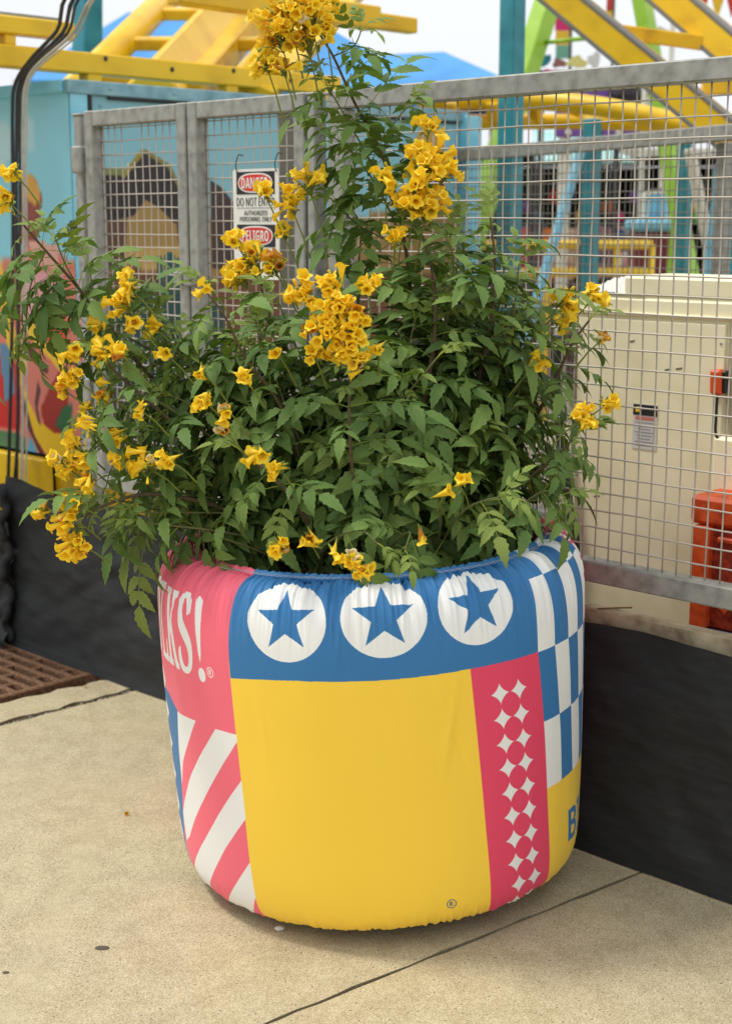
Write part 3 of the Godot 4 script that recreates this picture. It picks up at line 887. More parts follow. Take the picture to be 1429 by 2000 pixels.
# ---------------------------------------------------------------- platform and track above the trailer
func build_platform_and_track() -> void:
	var u := -3.12
	var o := thing("ride_platform", "yellow steel platform frame with grey grating on top of the trailer", "platform", w(u, 2.15, -1.2))
	var B := func(called, b0, b1, y, wd, hg, m):
		var s := mb()
		beam(s, w(u, y, -b0), w(u, y, -b1), wd, hg, Vector3.UP, 0.006)
		wpart(called, s, m, o)
	B.call("lower_beam", -0.9, 2.19, 2.236, 0.08, 0.085, M.yellow)
	B.call("upper_beam", -0.9, 0.66, 2.355, 0.07, 0.07, M.yellow)
	for b in [0.36, -0.5]:
		var s := mb()
		beam(s, w(u, 2.28, -b), w(u, 2.32, -b), 0.05, 0.05, FN, 0.004)
		wpart("strut", s, M.yellow, o)
	for b in [0.75, 1.5, 2.1]:
		var s := mb()
		beam(s, w(u, 2.145, -b), w(u, 2.194, -b), 0.07, 0.07, FN, 0.004)
		wpart("foot", s, M.yellow, o)
	for b in [0.1, 0.45, 0.8, 1.15, 1.5, 1.85, 2.1]:
		var bs := mb(true)
		ellipsoid(bs, w(u + 0.043, 2.25 + 0.012 * sin(b * 9.0), -b), Vector3(0.009, 0.011, 0.009), Basis.IDENTITY, 8, 5)
		wpart("bolt", bs, M.dark_grey, o)
	# grating: crossing flats behind the beams
	for lay in 2:
		var gy := 2.40 if lay == 0 else 2.24
		var u0 := u - (0.06 if lay == 0 else 0.12)
		var st := mb()
		for i in 34:
			var uu := u0 - i * 0.03
			beam(st, w(uu, gy, 0.9), w(uu, gy, -0.66 if lay == 0 else -0.40), 0.006, 0.03, Vector3.UP, 0.0)
		for i in 30:
			var bb := -0.9 + i * 0.052
			if lay == 1 and bb > 0.38: break
			beam(st, w(u0 + 0.01, gy - 0.004, -bb), w(u0 - 1.02, gy - 0.004, -bb), 0.012, 0.02, Vector3.UP, 0.0)
		wpart("grating", st, M.steel, o)
	# track: two rails and a box spine rising over the trailer
	var t := thing("coaster_track", "yellow roller coaster track slanting up above the trailer", "coaster track", at_d(250, 155, 7.2))
	var P := func(x0, x1, k, off):     # x0 at photograph row 160, x1 at row 0; k continues along the line
		var a: Vector3 = at_d(x0, 160, 7.15 + off)
		var b: Vector3 = at_d(x1, 0, 8.75 + off)
		return a + (b - a) * k
	var along: Vector3 = (P.call(260, 420, 1.0, 0.0) - P.call(260, 420, 0.0, 0.0)).normalized()
	var side := along.cross(Vector3.UP).normalized()
	var upn := side.cross(along).normalized()
	for q in [[165.0, 322.0, 0.075], [470.0, 610.0, 0.062]]:
		var s := mb(true)
		tube(s, [P.call(q[0], q[1], -0.12, 0.0), P.call(q[0], q[1], 0.6, 0.0), P.call(q[0], q[1], 2.2, 0.0)], q[2], q[2], 20)
		wpart("rail", s, M.yellow, t)
	var sp := mb()
	beam(sp, P.call(315, 458, -0.12, 0.0), P.call(315, 458, 2.2, 0.0), 0.24, 0.20, upn.rotated(along, deg_to_rad(-38)), 0.01)
	wpart("spine", sp, M.yellow, t)
	var sp2 := mb()
	beam(sp2, P.call(395, 530, -0.12, 0.1), P.call(395, 530, 2.2, 0.1), 0.10, 0.14, upn, 0.008)
	wpart("spine", sp2, M.yellow_old, t)
	var sp3 := mb()
	beam(sp3, P.call(520, 668, -0.12, 0.0), P.call(520, 668, 2.2, 0.0), 0.16, 0.10, upn.rotated(along, deg_to_rad(25)), 0.008)
	wpart("side_plate", sp3, M.yellow, t)
	for k in [0.05, 0.42, 0.8, 1.2, 1.6]:
		var s := mb()
		beam(s, P.call(165, 322, k, 0.0), P.call(520, 668, k, 0.0), 0.07, 0.06, upn, 0.006)
		wpart("tie", s, M.yellow_old, t)
	for k in [0.3, 1.5]:
		var foot: Vector3 = P.call(395, 530, k, 0.25)
		var s := mb()
		beam(s, foot, Vector3(foot.x, 0, foot.z), 0.1, 0.1, FN, 0.006)
		wpart("support_post", s, M.teal, t)
	# a cross member that sticks out at the top
	var cb := thing("overhead_beam", "yellow stepped beam end sticking out against the sky", "beam", w(u, 2.62, -2.4))
	var s1 := mb()
	beam(s1, w(u, 2.575, -1.2), w(u, 2.575, -2.46), 0.1, 0.11, Vector3.UP, 0.008)
	wpart("outer_tube", s1, M.yellow_old, cb)
	var s2 := mb()
	beam(s2, w(u, 2.565, -2.44), w(u, 2.565, -2.74), 0.075, 0.075, Vector3.UP, 0.008)
	wpart("inner_tube", s2, M.yellow_old, cb)
	var s3 := mb()
	beam(s3, w(u, 2.14, -1.75), w(u, 2.53, -1.75), 0.07, 0.07, FN, 0.006)
	wpart("upright", s3, M.yellow_old, cb)

# ---------------------------------------------------------------- cabinet and what stands by it
func build_cabinet() -> void:
	var fb := fence_basis()
	var b := 0.45
	var o := thing("electrical_cabinet", "large cream steel equipment cabinet behind the mesh fence", "cabinet", w(0.6, 0, -b), fb)
	var cream := worn(c8(228, 218, 176), c8(240, 231, 194), c8(244, 237, 204), 0.9, 0.5, 0.0, 111, 0.008)
	var u0 := -0.395 - 0.6
	part("body", box_mesh(Vector3(2.0, 1.34, 0.36), 0.012), cream, o, Transform3D(Basis.IDENTITY, Vector3(u0 + 1.0, 0.725, -0.18)))
	part("top_housing", box_mesh(Vector3(1.8, 0.056, 0.24), 0.008), cream, o, Transform3D(Basis.IDENTITY, Vector3(u0 + 0.155 + 0.9, 1.422, -0.122)))
	part("plinth", box_mesh(Vector3(1.94, 0.06, 0.32), 0.006), M.dark_grey, o, Transform3D(Basis.IDENTITY, Vector3(u0 + 1.0, 0.03, -0.18)))
	part("door_panel", box_mesh(Vector3(0.475, 1.18, 0.008), 0.003), cream, o, Transform3D(Basis.IDENTITY, Vector3(u0 + 0.25, 0.74, 0.003)))
	part("door_panel", box_mesh(Vector3(0.9, 1.18, 0.008), 0.003), cream, o, Transform3D(Basis.IDENTITY, Vector3(u0 + 0.98, 0.74, 0.003)))
	part("lip", box_mesh(Vector3(2.0, 0.010, 0.014), 0.004), cream, o, Transform3D(Basis.IDENTITY, Vector3(u0 + 1.0, 1.345, 0.004)))
	var lab := part("sticker", box_mesh(Vector3(0.078, 0.126, 0.0012)), plain(c8(206, 206, 202), 0.4), o, Transform3D(Basis.IDENTITY, Vector3(-0.146 - 0.6, 1.036, 0.0085)))
	part("black_heading", box_mesh(Vector3(0.078, 0.03, 0.001)), M.black, lab, Transform3D(Basis.IDENTITY, Vector3(0, 0.047, 0.0012)))
	part("yellow_mark", box_mesh(Vector3(0.014, 0.014, 0.0006)), M.yellow, lab, Transform3D(Basis.IDENTITY, Vector3(-0.024, 0.048, 0.002)))
	part("red_line", box_mesh(Vector3(0.062, 0.008, 0.0008)), plain(c8(206, 110, 96), 0.5), lab, Transform3D(Basis.IDENTITY, Vector3(0, 0.024, 0.0012)))
	for i in 8:
		part("print_line", box_mesh(Vector3(0.058 - 0.008 * (i % 3), 0.003, 0.0006)), plain(c8(150, 150, 150), 0.5), lab, Transform3D(Basis.IDENTITY, Vector3(-0.002, 0.012 - i * 0.009, 0.001)))
	var orange := plain(c8(214, 78, 22), 0.4)
	var hd := part("emergency_handle", box_mesh(Vector3(0.034, 0.066, 0.03), 0.006), orange, o, Transform3D(Basis(Vector3(0, 0, 1), 0.04), Vector3(0.083 - 0.6, 1.18, 0.022)))
	part("backing", box_mesh(Vector3(0.016, 0.06, 0.024), 0.004), M.black, hd, Transform3D(Basis.IDENTITY, Vector3(0.022, 0, -0.006)))
	var cs := mb(true)
	tube(cs, spline([Vector3(0.083 - 0.6, 1.15, 0.02), Vector3(0.084 - 0.6, 1.09, 0.022), Vector3(0.087 - 0.6, 1.04, 0.024), Vector3(0.1 - 0.6, 1.02, 0.01)]), 0.004, 0.004, 8)
	part("lead", fin(cs), M.black, o)
	part("recess_cover", box_mesh(Vector3(0.24, 0.17, 0.03), 0.014), cream, o, Transform3D(Basis.IDENTITY, Vector3(0.195 - 0.6, 0.955, 0.012)))
	for k in 9:
		for sx in [u0 + 0.025, u0 + 0.475]:
			part("screw", box_mesh(Vector3(0.007, 0.007, 0.004), 0.003), M.steel, o, Transform3D(Basis(Vector3(0, 0, 1), 0.4 * k), Vector3(sx, 0.2 + 0.135 * k, 0.008)))
	part("seam_strip", box_mesh(Vector3(0.02, 1.2, 0.012), 0.003), plain(c8(168, 160, 128), 0.6), o, Transform3D(Basis.IDENTITY, Vector3(u0 + 0.508, 0.74, 0.004)))
	part("bolt", box_mesh(Vector3(0.014, 0.014, 0.01), 0.005), M.steel, o, Transform3D(Basis.IDENTITY, Vector3(-0.13 - 0.6, 1.425, -0.008)))
	for k in [[-0.08, 1.20], [-0.045, 1.205], [-0.2, 1.27], [-0.3, 0.82]]:
		part("scuff", box_mesh(Vector3(0.02, 0.005, 0.0005)), plain(c8(110, 104, 86), 0.8), o, Transform3D(Basis(Vector3(0, 0, 1), 0.2), Vector3(k[0] - 0.6, k[1], 0.0076)))
	# crumpled plastic on the ledge
	var pb := thing("plastic_sheet", "crumpled white plastic lying on the cabinet ledge", "plastic sheet", w(-0.28, 1.395, -0.53), fb)
	var s := mb(true)
	var ns := FastNoiseLite.new()
	ns.seed = 7
	ns.frequency = 9.0
	var G := func(i, j):
		var x: float = -0.11 + 0.22 * i / 26.0
		var z: float = -0.07 + 0.15 * j / 18.0
		var e: float = max(0.0, 1.0 - pow(abs(x + 0.01) / 0.11, 3.0)) * max(0.0, 1.0 - pow(abs(z) / 0.085, 3.0))
		return Vector3(x, e * (0.014 + 0.016 * (ns.get_noise_2d(x * 6, z * 6) + 0.5) + 0.022 * exp(-pow((x + 0.01) / 0.05, 2.0))) + 0.001, z)
	for i in 26:
		for j in 18:
			quad(s, G.call(i, j), G.call(i, j + 1), G.call(i + 1, j + 1), G.call(i + 1, j))
	part("sheet", fin(s), plain(c8(214, 212, 204), 0.5), pb)
	# orange and blue crate
	var cr := thing("steel_crate", "orange painted steel crate with blue foot beside the cream cabinet", "crate", w(0.225, 0, -0.365), fb)
	var org := worn(c8(160, 52, 16), c8(206, 74, 22), c8(222, 96, 40), 2.0, 0.5, 0.0, 121, 0.02)
	var dred := worn(c8(100, 28, 12), c8(150, 42, 16), c8(176, 66, 30), 3.0, 0.6, 0.0, 123, 0.03)
	var blue := worn(c8(40, 40, 84), c8(58, 58, 108), c8(84, 78, 120), 2.0, 0.55, 0.0, 125, 0.02)
	part("lid", box_mesh(Vector3(0.5, 0.075, 0.15), 0.01), org, cr, Transform3D(Basis.IDENTITY, Vector3(0.125, 0.86, 0)))
	part("body", box_mesh(Vector3(0.46, 0.276, 0.12), 0.006), dred, cr, Transform3D(Basis.IDENTITY, Vector3(0.125, 0.684, 0)))
	part("foot", box_mesh(Vector3(0.47, 0.545, 0.13), 0.006), blue, cr, Transform3D(Basis.IDENTITY, Vector3(0.125, 0.2725, 0)))
	part("corner_post", box_mesh(Vector3(0.05, 0.272, 0.03), 0.004), org, cr, Transform3D(Basis.IDENTITY, Vector3(-0.085, 0.684, 0.067)))
	part("side_clip", box_mesh(Vector3(0.02, 0.15, 0.05), 0.004), org, cr, Transform3D(Basis.IDENTITY, Vector3(-0.118, 0.72, 0.03)))
	part("slot_rail", box_mesh(Vector3(0.36, 0.015, 0.02), 0.004), org, cr, Transform3D(Basis.IDENTITY, Vector3(0.14, 0.79, 0.068)))
	for i in 8:
		for sg in [-1, 1]:
			var ls := mb()
			var x0 := -0.03 + i * 0.05
			beam(ls, Vector3(x0, 0.38, 0.068 + 0.003 * sg), Vector3(x0 + 0.1 * sg, 0.54, 0.068 + 0.003 * sg), 0.005, 0.004, Vector3(0, 0, 1), 0.0)
			part("lattice_bar", fin(ls), blue if i % 2 else org, cr)
	for i in 6:
		var ls := mb()
		beam(ls, Vector3(-0.02 + i * 0.05, 0.60 + (i % 3) * 0.05, 0.066), Vector3(0.05 + i * 0.05, 0.69 + (i % 2) * 0.06, 0.066), 0.02, 0.006, Vector3(0, 0, 1), 0.0)
		part("brace", fin(ls), org, cr)
	# black strap hanging at the cabinet's edge
	var st := thing("black_hose", "black rubber hose hanging down the cabinet's edge", "hose", w(-0.44, 0, -0.5))
	var hs := mb(true)
	tube(hs, spline([at_b(1092, 655, 0.42), at_b(1089, 720, 0.42), at_b(1088, 800, 0.42), at_b(1100, 900, 0.42), at_b(1112, 1000, 0.42), at_b(1124, 1085, 0.42), w(-0.37, 0.3, -0.42), w(-0.40, 0.02, -0.42)], 6), 0.016, 0.011, 10)
	wpart("hose", hs, M.rubber, st)

# ---------------------------------------------------------------- rides far behind
func post(called: String, label: String, x0: float, y0: float, x1: float, y1: float, d0: float, d1: float, wide: float, m: Material, to_ground := true, group := "") -> Node3D:
	var a := at_d(x0, y0, d0)
	var b := at_d(x1, y1, d1)
	var dir := (b - a) / (b.y - a.y)
	var foot := b
	if to_ground:
		foot = a + dir * (0.0 - a.y)
	var up := a + dir * 0.6 if y0 < 5 else a
	var o := thing(called, label, "support" , foot, Basis.IDENTITY, group)
	var s := mb()
	beam(s, foot, up, wide, wide, FN, 0.008)
	wpart("shaft", s, m, o)
	if to_ground:
		var p := mb()
		box(p, Vector3(foot.x, 0.012, foot.z), Vector3(wide * 2.2, 0.024, wide * 2.2), fence_basis(), 0.004)
		wpart("base_plate", p, m, o)
	return o

func build_far_rides() -> void:
	# tents
	var tent := worn(c8(48, 126, 190), c8(58, 142, 206), c8(76, 156, 214), 0.4, 0.6, 0.0, 131, 0.006)
	var T := func(label, ridge, eave0, eave1, d, group):
		# a hipped canopy: ridge between two photograph points, eaves below
		var r0: Vector3 = at_d(ridge[0], ridge[1], d)
		var r1: Vector3 = at_d(ridge[2], ridge[3], d)
		var o := thing("market_tent", label, "tent", Vector3((r0.x + r1.x) / 2, 0, r0.z), Basis.IDENTITY, group)
		var ey: float = at_d(eave0[0], eave0[1], d).y
		var xl: float = at_d(eave0[0], eave0[1], d).x
		var xr: float = at_d(eave1[0], eave1[1], d).x
		var s := mb()
		var f := 1.6
		var c := [Vector3(xl, ey, -d + f), Vector3(xr, ey, -d + f), Vector3(xr, ey, -d - f), Vector3(xl, ey, -d - f)]
		quad(s, c[0], c[1], r1, r0); quad(s, c[2], c[3], r0, r1)
		tri(s, c[1], c[2], r1); tri(s, c[3], c[0], r0)
		wpart("canopy", s, tent, o)
		var v := mb()
		for i in 4:
			var p: Vector3 = c[i]
			var q: Vector3 = c[(i + 1) % 4]
			beam(v, p - Vector3(0, 0.11, 0), q - Vector3(0, 0.11, 0), 0.012, 0.22, Vector3.UP, 0.0)
		wpart("valance", v, tent, o)
		for p in c:
			var l := mb()
			beam(l, Vector3(p.x, 0, p.z), p, 0.05, 0.05, FN, 0.0)
			wpart("leg", l, M.off_white, o)
		return o
	T.call("blue market tent with a tall peak behind the tall spray of leaves", [640, 62, 655, 62], [420, 205], [835, 205], 14.0, "blue market tents")
	T.call("blue market tent with a long flat ridge beside the teal post", [752, 106, 866, 101], [640, 190], [985, 158], 17.0, "blue market tents")
	T.call("blue market tent seen between the yellow track beams", [250, 24, 420, 20], [90, 180], [560, 180], 19.0, "blue market tents")
	# supports of the rides
	post("ride_post", "thick teal square post rising behind the mesh fence", 1001, 0, 990, 580, 7.6, 7.6, 0.098, M.teal)
	post("ride_post", "thin teal post standing before the dark booth with a black collar", 1156, 232, 1150, 560, 9.4, 9.4, 0.088, M.teal)
	post("ride_post", "teal post above the trailer crossed by the black cables", 171, 0, 171, 105, 9.5, 9.5, 0.14, M.teal)
	post("ride_post", "dark teal post just behind the lime green leg", 1338, 280, 1330, 545, 10.5, 10.5, 0.08, M.teal)
	post("ride_post", "bright teal slanting post beside the second fence's post", 1408, 330, 1385, 545, 8.8, 8.8, 0.07, M.pale_blue)
	post("ride_strut", "thin pale blue strut leaning between the two teal posts", 1136, 285, 1046, 590, 9.0, 8.6, 0.05, M.pale_blue)
	post("ride_support", "lime green leg leaning beside the thick teal post", 1070, 0, 1022, 150, 11.0, 10.8, 0.145, M.lime)
	post("ride_support", "lime green leg rising between the yellow track and the white ladder", 1252, 0, 1327, 430, 11.5, 11.2, 0.11, M.lime)
	post("ride_support", "lower lime green leg ending behind the cream cabinet", 1326, 415, 1312, 560, 11.0, 11.0, 0.08, M.lime)
	post("ride_support", "white ladder leg beside the lime green leg", 1264, 0, 1322, 340, 12.2, 12.0, 0.06, M.off_white)
	post("ride_support", "white leaning leg between the teal posts on the right", 1346, 290, 1384, 490, 10.2, 10.2, 0.065, M.off_white)
	# coaster track on the right
	var o := thing("coaster_track", "yellow coaster track with grey edges sloping down past the teal post", "coaster track", at_d(1250, 240, 8.4))
	var grey := plain(c8(120, 118, 112), 0.6)
	var mk := func(x0, y0, d0, x1, y1, d1, wide, high):
		var a: Vector3 = at_d(x0, y0, d0)
		var b: Vector3 = at_d(x1, y1, d1)
		var ext: Vector3 = (a - b).normalized() * 0.8
		var s := mb()
		beam(s, a + ext, b, wide, high, FN, 0.01)
		wpart("rail", s, M.yellow, o)
		var z: Vector3 = (b - a).normalized()
		var x: Vector3 = FN.cross(z).normalized()
		var yv: Vector3 = z.cross(x)
		for sg in [-1.0, 1.0]:
			var t := mb()
			var off: Vector3 = x * (wide / 2 + 0.004) * sg + yv * (high * 0.28)
			beam(t, a + ext + off, b + off, 0.022, high * 0.5, FN, 0.003)
			wpart("edge_strip", t, grey, o)
	mk.call(1106, 0, 8.6, 1440, 275, 8.0, 0.145, 0.13)
	mk.call(1318, 0, 8.6, 1520, 175, 8.1, 0.15, 0.15)
	for q in [[1190, 60, 1400, 88, 8.45], [1370, 170, 1600, 170, 8.2], [960, -150, 1180, -115, 8.7]]:
		var s := mb()
		beam(s, at_d(q[0], q[1], q[4]), at_d(q[2], q[3], q[4] - 0.05), 0.08, 0.075, FN, 0.006)
		wpart("tie", s, M.yellow_old, o)
	for q in [[1440, 275, 8.0], [1520, 175, 8.1]]:
		var a: Vector3 = at_d(q[0], q[1], q[2])
		var s := mb()
		beam(s, a, Vector3(a.x, 0, a.z), 0.1, 0.1, FN, 0.006)
		wpart("support_post", s, M.teal, o)
	# curved level track
	var c := thing("coaster_track", "level yellow tube track curving along behind the fence top", "coaster track", at_d(1000, 215, 9.8))
	for q in [[[820, 193, 10.2], [940, 196, 10.0], [1060, 197, 9.8], [1160, 207, 9.6], [1270, 228, 9.4], [1400, 262, 9.2], [1520, 300, 9.1], 0.062], [[820, 238, 10.2], [1000, 238, 10.0], [1150, 238, 9.9], [1300, 244, 9.7], [1500, 262, 9.5], 0.05]]:
		var pts := []
		for i in q.size() - 1:
			pts.append(at_d(q[i][0], q[i][1], q[i][2]))
		var s := mb(true)
		tube(s, spline(pts, 6), q[-1], q[-1], 14)
		wpart("rail", s, M.yellow, c)
	for x in [880, 960, 1040, 1120, 1200, 1280]:
		var s := mb()
		beam(s, at_d(x, 200 + max(0, x - 1060) * 0.13, 9.9), at_d(x + 6, 240, 9.95), 0.09, 0.05, FN, 0.006)
		wpart("tie", s, M.yellow_old, c)
	for x in [830, 1157, 1480]:
		var a: Vector3 = at_d(x, 244, 10.1)
		var s := mb()
		beam(s, a, Vector3(a.x, 0, a.z), 0.1, 0.1, FN, 0.006)
		wpart("support_post", s, M.dark_grey, c)
	# the booth at the back: posts, dark inside, mint awning, white fascia
	var bd := 15.0
	var g := thing("game_booth", "dark open game booth under a mint awning", "booth", at_y(1130, 640) * Vector3(1, 0, 0) + Vector3(0, 0, -bd))
	var lx: float = at_d(890, 500, bd).x
	var rx: float = at_d(1560, 500, bd).x
	var ytop: float = at_d(1100, 312, bd).y
	var cx := (lx + rx) / 2
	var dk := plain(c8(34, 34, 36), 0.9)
	var Bx := func(called, c0, sz, m):
		var s := mb()
		box(s, c0, sz, Basis.IDENTITY, 0.006)
		wpart(called, s, m, g)
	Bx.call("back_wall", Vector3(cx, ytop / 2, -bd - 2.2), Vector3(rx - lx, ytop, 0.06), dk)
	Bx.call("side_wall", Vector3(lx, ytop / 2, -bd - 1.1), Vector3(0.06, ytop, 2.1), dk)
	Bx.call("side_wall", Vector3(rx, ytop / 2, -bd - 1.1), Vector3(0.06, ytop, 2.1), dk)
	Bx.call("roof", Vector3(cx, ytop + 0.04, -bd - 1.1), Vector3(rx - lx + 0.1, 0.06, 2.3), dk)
	Bx.call("counter", Vector3(cx, 0.5, -bd + 0.02), Vector3(rx - lx, 0.98, 0.35), plain(c8(92, 54, 62), 0.7))
	Bx.call("fascia", Vector3((at_d(1200, 310, bd).x + rx) / 2, ytop + 0.06, -bd + 0.1), Vector3(rx - at_d(1200, 310, bd).x, 0.09, 0.06), M.off_white)
	for k in 5:
		Bx.call("shelf", Vector3(cx, 1.15 + 0.16 * k, -bd - 1.0 - 0.2 * k), Vector3(rx - lx - 0.2, 0.02, 0.16), plain(c8(60, 48, 44), 0.8))
	for k in 6:
		Bx.call("front_post", Vector3(lx + (rx - lx) * (0.02 + 0.19 * k), ytop / 2, -bd + 0.22), Vector3(0.05, ytop, 0.05), M.dark_grey)
	var mint := worn(c8(140, 190, 186), c8(168, 210, 204), c8(190, 222, 216), 0.6, 0.7, 0.0, 141, 0.01)
	var aw := mb()
	var aL: float = at_d(1024, 270, bd).x
	var aR: float = at_d(1210, 270, bd).x
	var p0 := Vector3(aL + 0.1, at_d(1100, 252, bd).y, -bd - 0.2)
	var p1 := Vector3(lerp(aL, aR, 0.5), at_d(1100, 252, bd).y, -bd - 0.2)
	var q0 := Vector3(aL, at_d(1100, 322, bd).y, -bd + 1.0)
	var q1 := Vector3(aR, at_d(1100, 322, bd).y, -bd + 1.0)
	var th := Vector3(0, 0.03, 0)
	quad(aw, q0, q1, p1, p0); quad(aw, q0 - th, p0 - th, p1 - th, q1 - th)
	quad(aw, q0 - th, q1 - th, q1, q0); quad(aw, q1 - th, p1 - th, p1, q1); quad(aw, p0 - th, q0 - th, q0, p0); quad(aw, p1 - th, p0 - th, p0, p1)
	wpart("awning", aw, mint, g)
	# prizes along the counter and shelves
	var cols := [c8(214, 110, 24), c8(196, 70, 40), c8(206, 170, 140), c8(206, 60, 80), c8(120, 120, 130), c8(210, 204, 196), c8(214, 150, 150), c8(60, 80, 110), c8(186, 190, 196), c8(200, 80, 30)]
	var names := ["orange", "brick red", "tan", "crimson", "grey", "white", "pale pink", "navy", "silver grey", "rust orange"]
	var px := [[1075, 415], [1060, 460], [1115, 405], [1025, 370], [1045, 395], [1240, 392], [1190, 405], [1205, 420], [1278, 400], [1105, 455]]
	for i in px.size():
		var at: Vector3 = at_d(px[i][0], px[i][1], bd - 0.05)
		var sc := 0.24
		var shelf_y: float = 0.99 if px[i][1] > 430 else at.y - sc * 0.9
		var z := -bd + 0.02
		if px[i][1] <= 430:
			shelf_y = 0.99
			sc = clamp((at.y - 0.99) * 0.75, 0.18, 0.42)
		var m := plain(cols[i], 0.9)
		var t := thing("plush_toy", "%s plush bear sitting on the booth counter" % names[i], "plush toy", Vector3(at.x, shelf_y, z), Basis(Vector3.UP, 0.3 * (i % 3 - 1)), "plush prizes in the booth")
		var body := mb(true)
		ellipsoid(body, Vector3(0, sc * 0.42, 0), Vector3(sc * 0.36, sc * 0.42, sc * 0.3))
		part("body", fin(body), m, t)
		var hd := mb(true)
		ellipsoid(hd, Vector3(0, sc * 1.0, 0.02), Vector3(sc * 0.3, sc * 0.28, sc * 0.27))
		ellipsoid(hd, Vector3(0, sc * 0.94, sc * 0.26), Vector3(sc * 0.12, sc * 0.1, sc * 0.1))
		part("head", fin(hd), m, t)
		for sg in [-1, 1]:
			var er := mb(true)
			ellipsoid(er, Vector3(sg * sc * 0.22, sc * 1.24, 0), Vector3(sc * 0.1, sc * 0.1, sc * 0.05))
			part("ear", fin(er), m, t)
			var lm := mb(true)
			ellipsoid(lm, Vector3(sg * sc * 0.38, sc * 0.5, sc * 0.1), Vector3(sc * 0.12, sc * 0.26, sc * 0.13), Basis(Vector3(0, 0, 1), sg * 0.5))
			part("arm", fin(lm), m, t)
			var lg := mb(true)
			ellipsoid(lg, Vector3(sg * sc * 0.22, sc * 0.13, sc * 0.34), Vector3(sc * 0.14, sc * 0.13, sc * 0.3))
			part("leg", fin(lg), m, t)
	# ride car, light blue, below the fascia
	var rc := thing("ride_car", "light blue ride car standing before the booth", "ride car", at_y(1268, 560) * Vector3(0, 0, 0) + Vector3(at_d(1268, 440, 12.6).x, 0, -12.6))
	var ry: float = at_d(1268, 440, 12.6).y
	var rs := mb()
	box(rs, Vector3(rc.position.x, ry, -12.6), Vector3(0.36, 0.10, 0.5), Basis.IDENTITY, 0.03)
	wpart("body", rs, M.pale_blue, rc)
	var rb := mb()
	box(rb, Vector3(rc.position.x + 0.08, ry + 0.17, -12.75), Vector3(0.2, 0.24, 0.08), Basis.IDENTITY, 0.03)
	wpart("backrest", rb, M.pale_blue, rc)
	var rp := mb(true)
	tube(rp, spline([Vector3(rc.position.x - 0.1, ry + 0.05, -12.4), Vector3(rc.position.x - 0.09, ry + 0.24, -12.42), Vector3(rc.position.x, ry + 0.27, -12.42), Vector3(rc.position.x + 0.11, ry + 0.27, -12.42)]), 0.016, 0.016, 8)
	wpart("lap_bar", rp, M.off_white, rc)
	var rf := mb()
	box(rf, Vector3(rc.position.x, (ry - 0.05) / 2, -12.6), Vector3(0.3, ry - 0.05, 0.4), Basis.IDENTITY, 0.01)
	wpart("pedestal", rf, plain(c8(110, 30, 36), 0.6), rc)
	# yellow barrier
	var yb := thing("barrier_rail", "yellow tube barrier standing before the booth", "barrier", Vector3(at_d(1140, 500, 11.8).x, 0, -11.8))
	var xl: float = at_d(930, 500, 11.8).x
	var xr: float = at_d(1272, 500, 11.8).x
	for yy in [478, 532]:
		var y: float = at_d(1140, yy, 11.8).y
		var s := mb(true)
		tube(s, [Vector3(xl, y, -11.8), Vector3((xl + xr) / 2, y, -11.8), Vector3(xr, y, -11.8)], 0.036, 0.036, 12)
		wpart("rail", s, M.yellow, yb)
	for k in 6:
		var s := mb(true)
		var xx: float = lerp(xl, xr, k / 5.0)
		tube(s, [Vector3(xx, 0, -11.8), Vector3(xx, 0.5, -11.8), Vector3(xx, at_d(1140, 478, 11.8).y, -11.8)], 0.026, 0.026, 10)
		wpart("post", s, M.yellow, yb)
	# purple ride front with white bulbs
	var pf := thing("fairground_signboard", "purple ride front board with white lamps and a black dome", "ride front", Vector3(at_d(1200, 200, 13.4).x, 0, -13.4))
	var pm := plain(c8(120, 78, 160), 0.6)
	var y0: float = at_d(1200, 268, 13.4).y
	var y1: float = at_d(1200, 168, 13.4).y
	var x0: float = at_d(1085, 200, 13.4).x
	var x1: float = at_d(1330, 200, 13.4).x
	var bs := mb()
	box(bs, Vector3((x0 + x1) / 2, (y0 + y1) / 2, -13.4), Vector3(x1 - x0, y1 - y0, 0.06), Basis.IDENTITY, 0.01)
	wpart("board", bs, pm, pf)
	for k in 5:
		var s := mb()
		var xx: float = lerp(x0, x1, 0.1 + 0.2 * k)
		box(s, Vector3(xx, y1 - 0.14, -13.36), Vector3(0.11, 0.09, 0.03), Basis.IDENTITY, 0.01)
		wpart("white_panel", s, M.off_white, pf)
		var s2 := mb(true)
		ellipsoid(s2, Vector3(xx, y0 + 0.035, -13.36), Vector3(0.03, 0.03, 0.03))
		wpart("lamp", s2, M.off_white, pf)
	var dm := mb(true)
	ellipsoid(dm, Vector3(at_d(1224, 185, 13.3).x, at_d(1224, 185, 13.3).y, -13.35), Vector3(0.15, 0.14, 0.1))
	wpart("dome", dm, plain(c8(44, 34, 44), 0.15), pf)
	for xx in [x0 + 0.1, x1 - 0.1]:
		var s := mb()
		beam(s, Vector3(xx, 0, -13.5), Vector3(xx, y1 - 0.05, -13.5), 0.08, 0.08, FN, 0.005)
		wpart("leg", s, M.off_white, pf)
	# banners on a pole
	var bp := thing("feather_banner", "pink and yellow feather banner on a black pole", "banner", Vector3(at_d(1113, 100, 14.0).x, 0, -14.0))
	var bpx: float = bp.position.x
	var ps := mb(true)
	tube(ps, [Vector3(bpx, 0, -14), Vector3(bpx, 2.0, -14), Vector3(bpx, at_d(1113, -60, 14.0).y, -14)], 0.018, 0.014, 8)
	wpart("pole", ps, M.black, bp)
	var ys := [115.0, 88.0, 60.0, 30.0, 0.0, -40.0]
	var bc := [c8(120, 178, 150), c8(236, 190, 60), c8(214, 50, 110), c8(232, 150, 50), c8(226, 90, 140)]
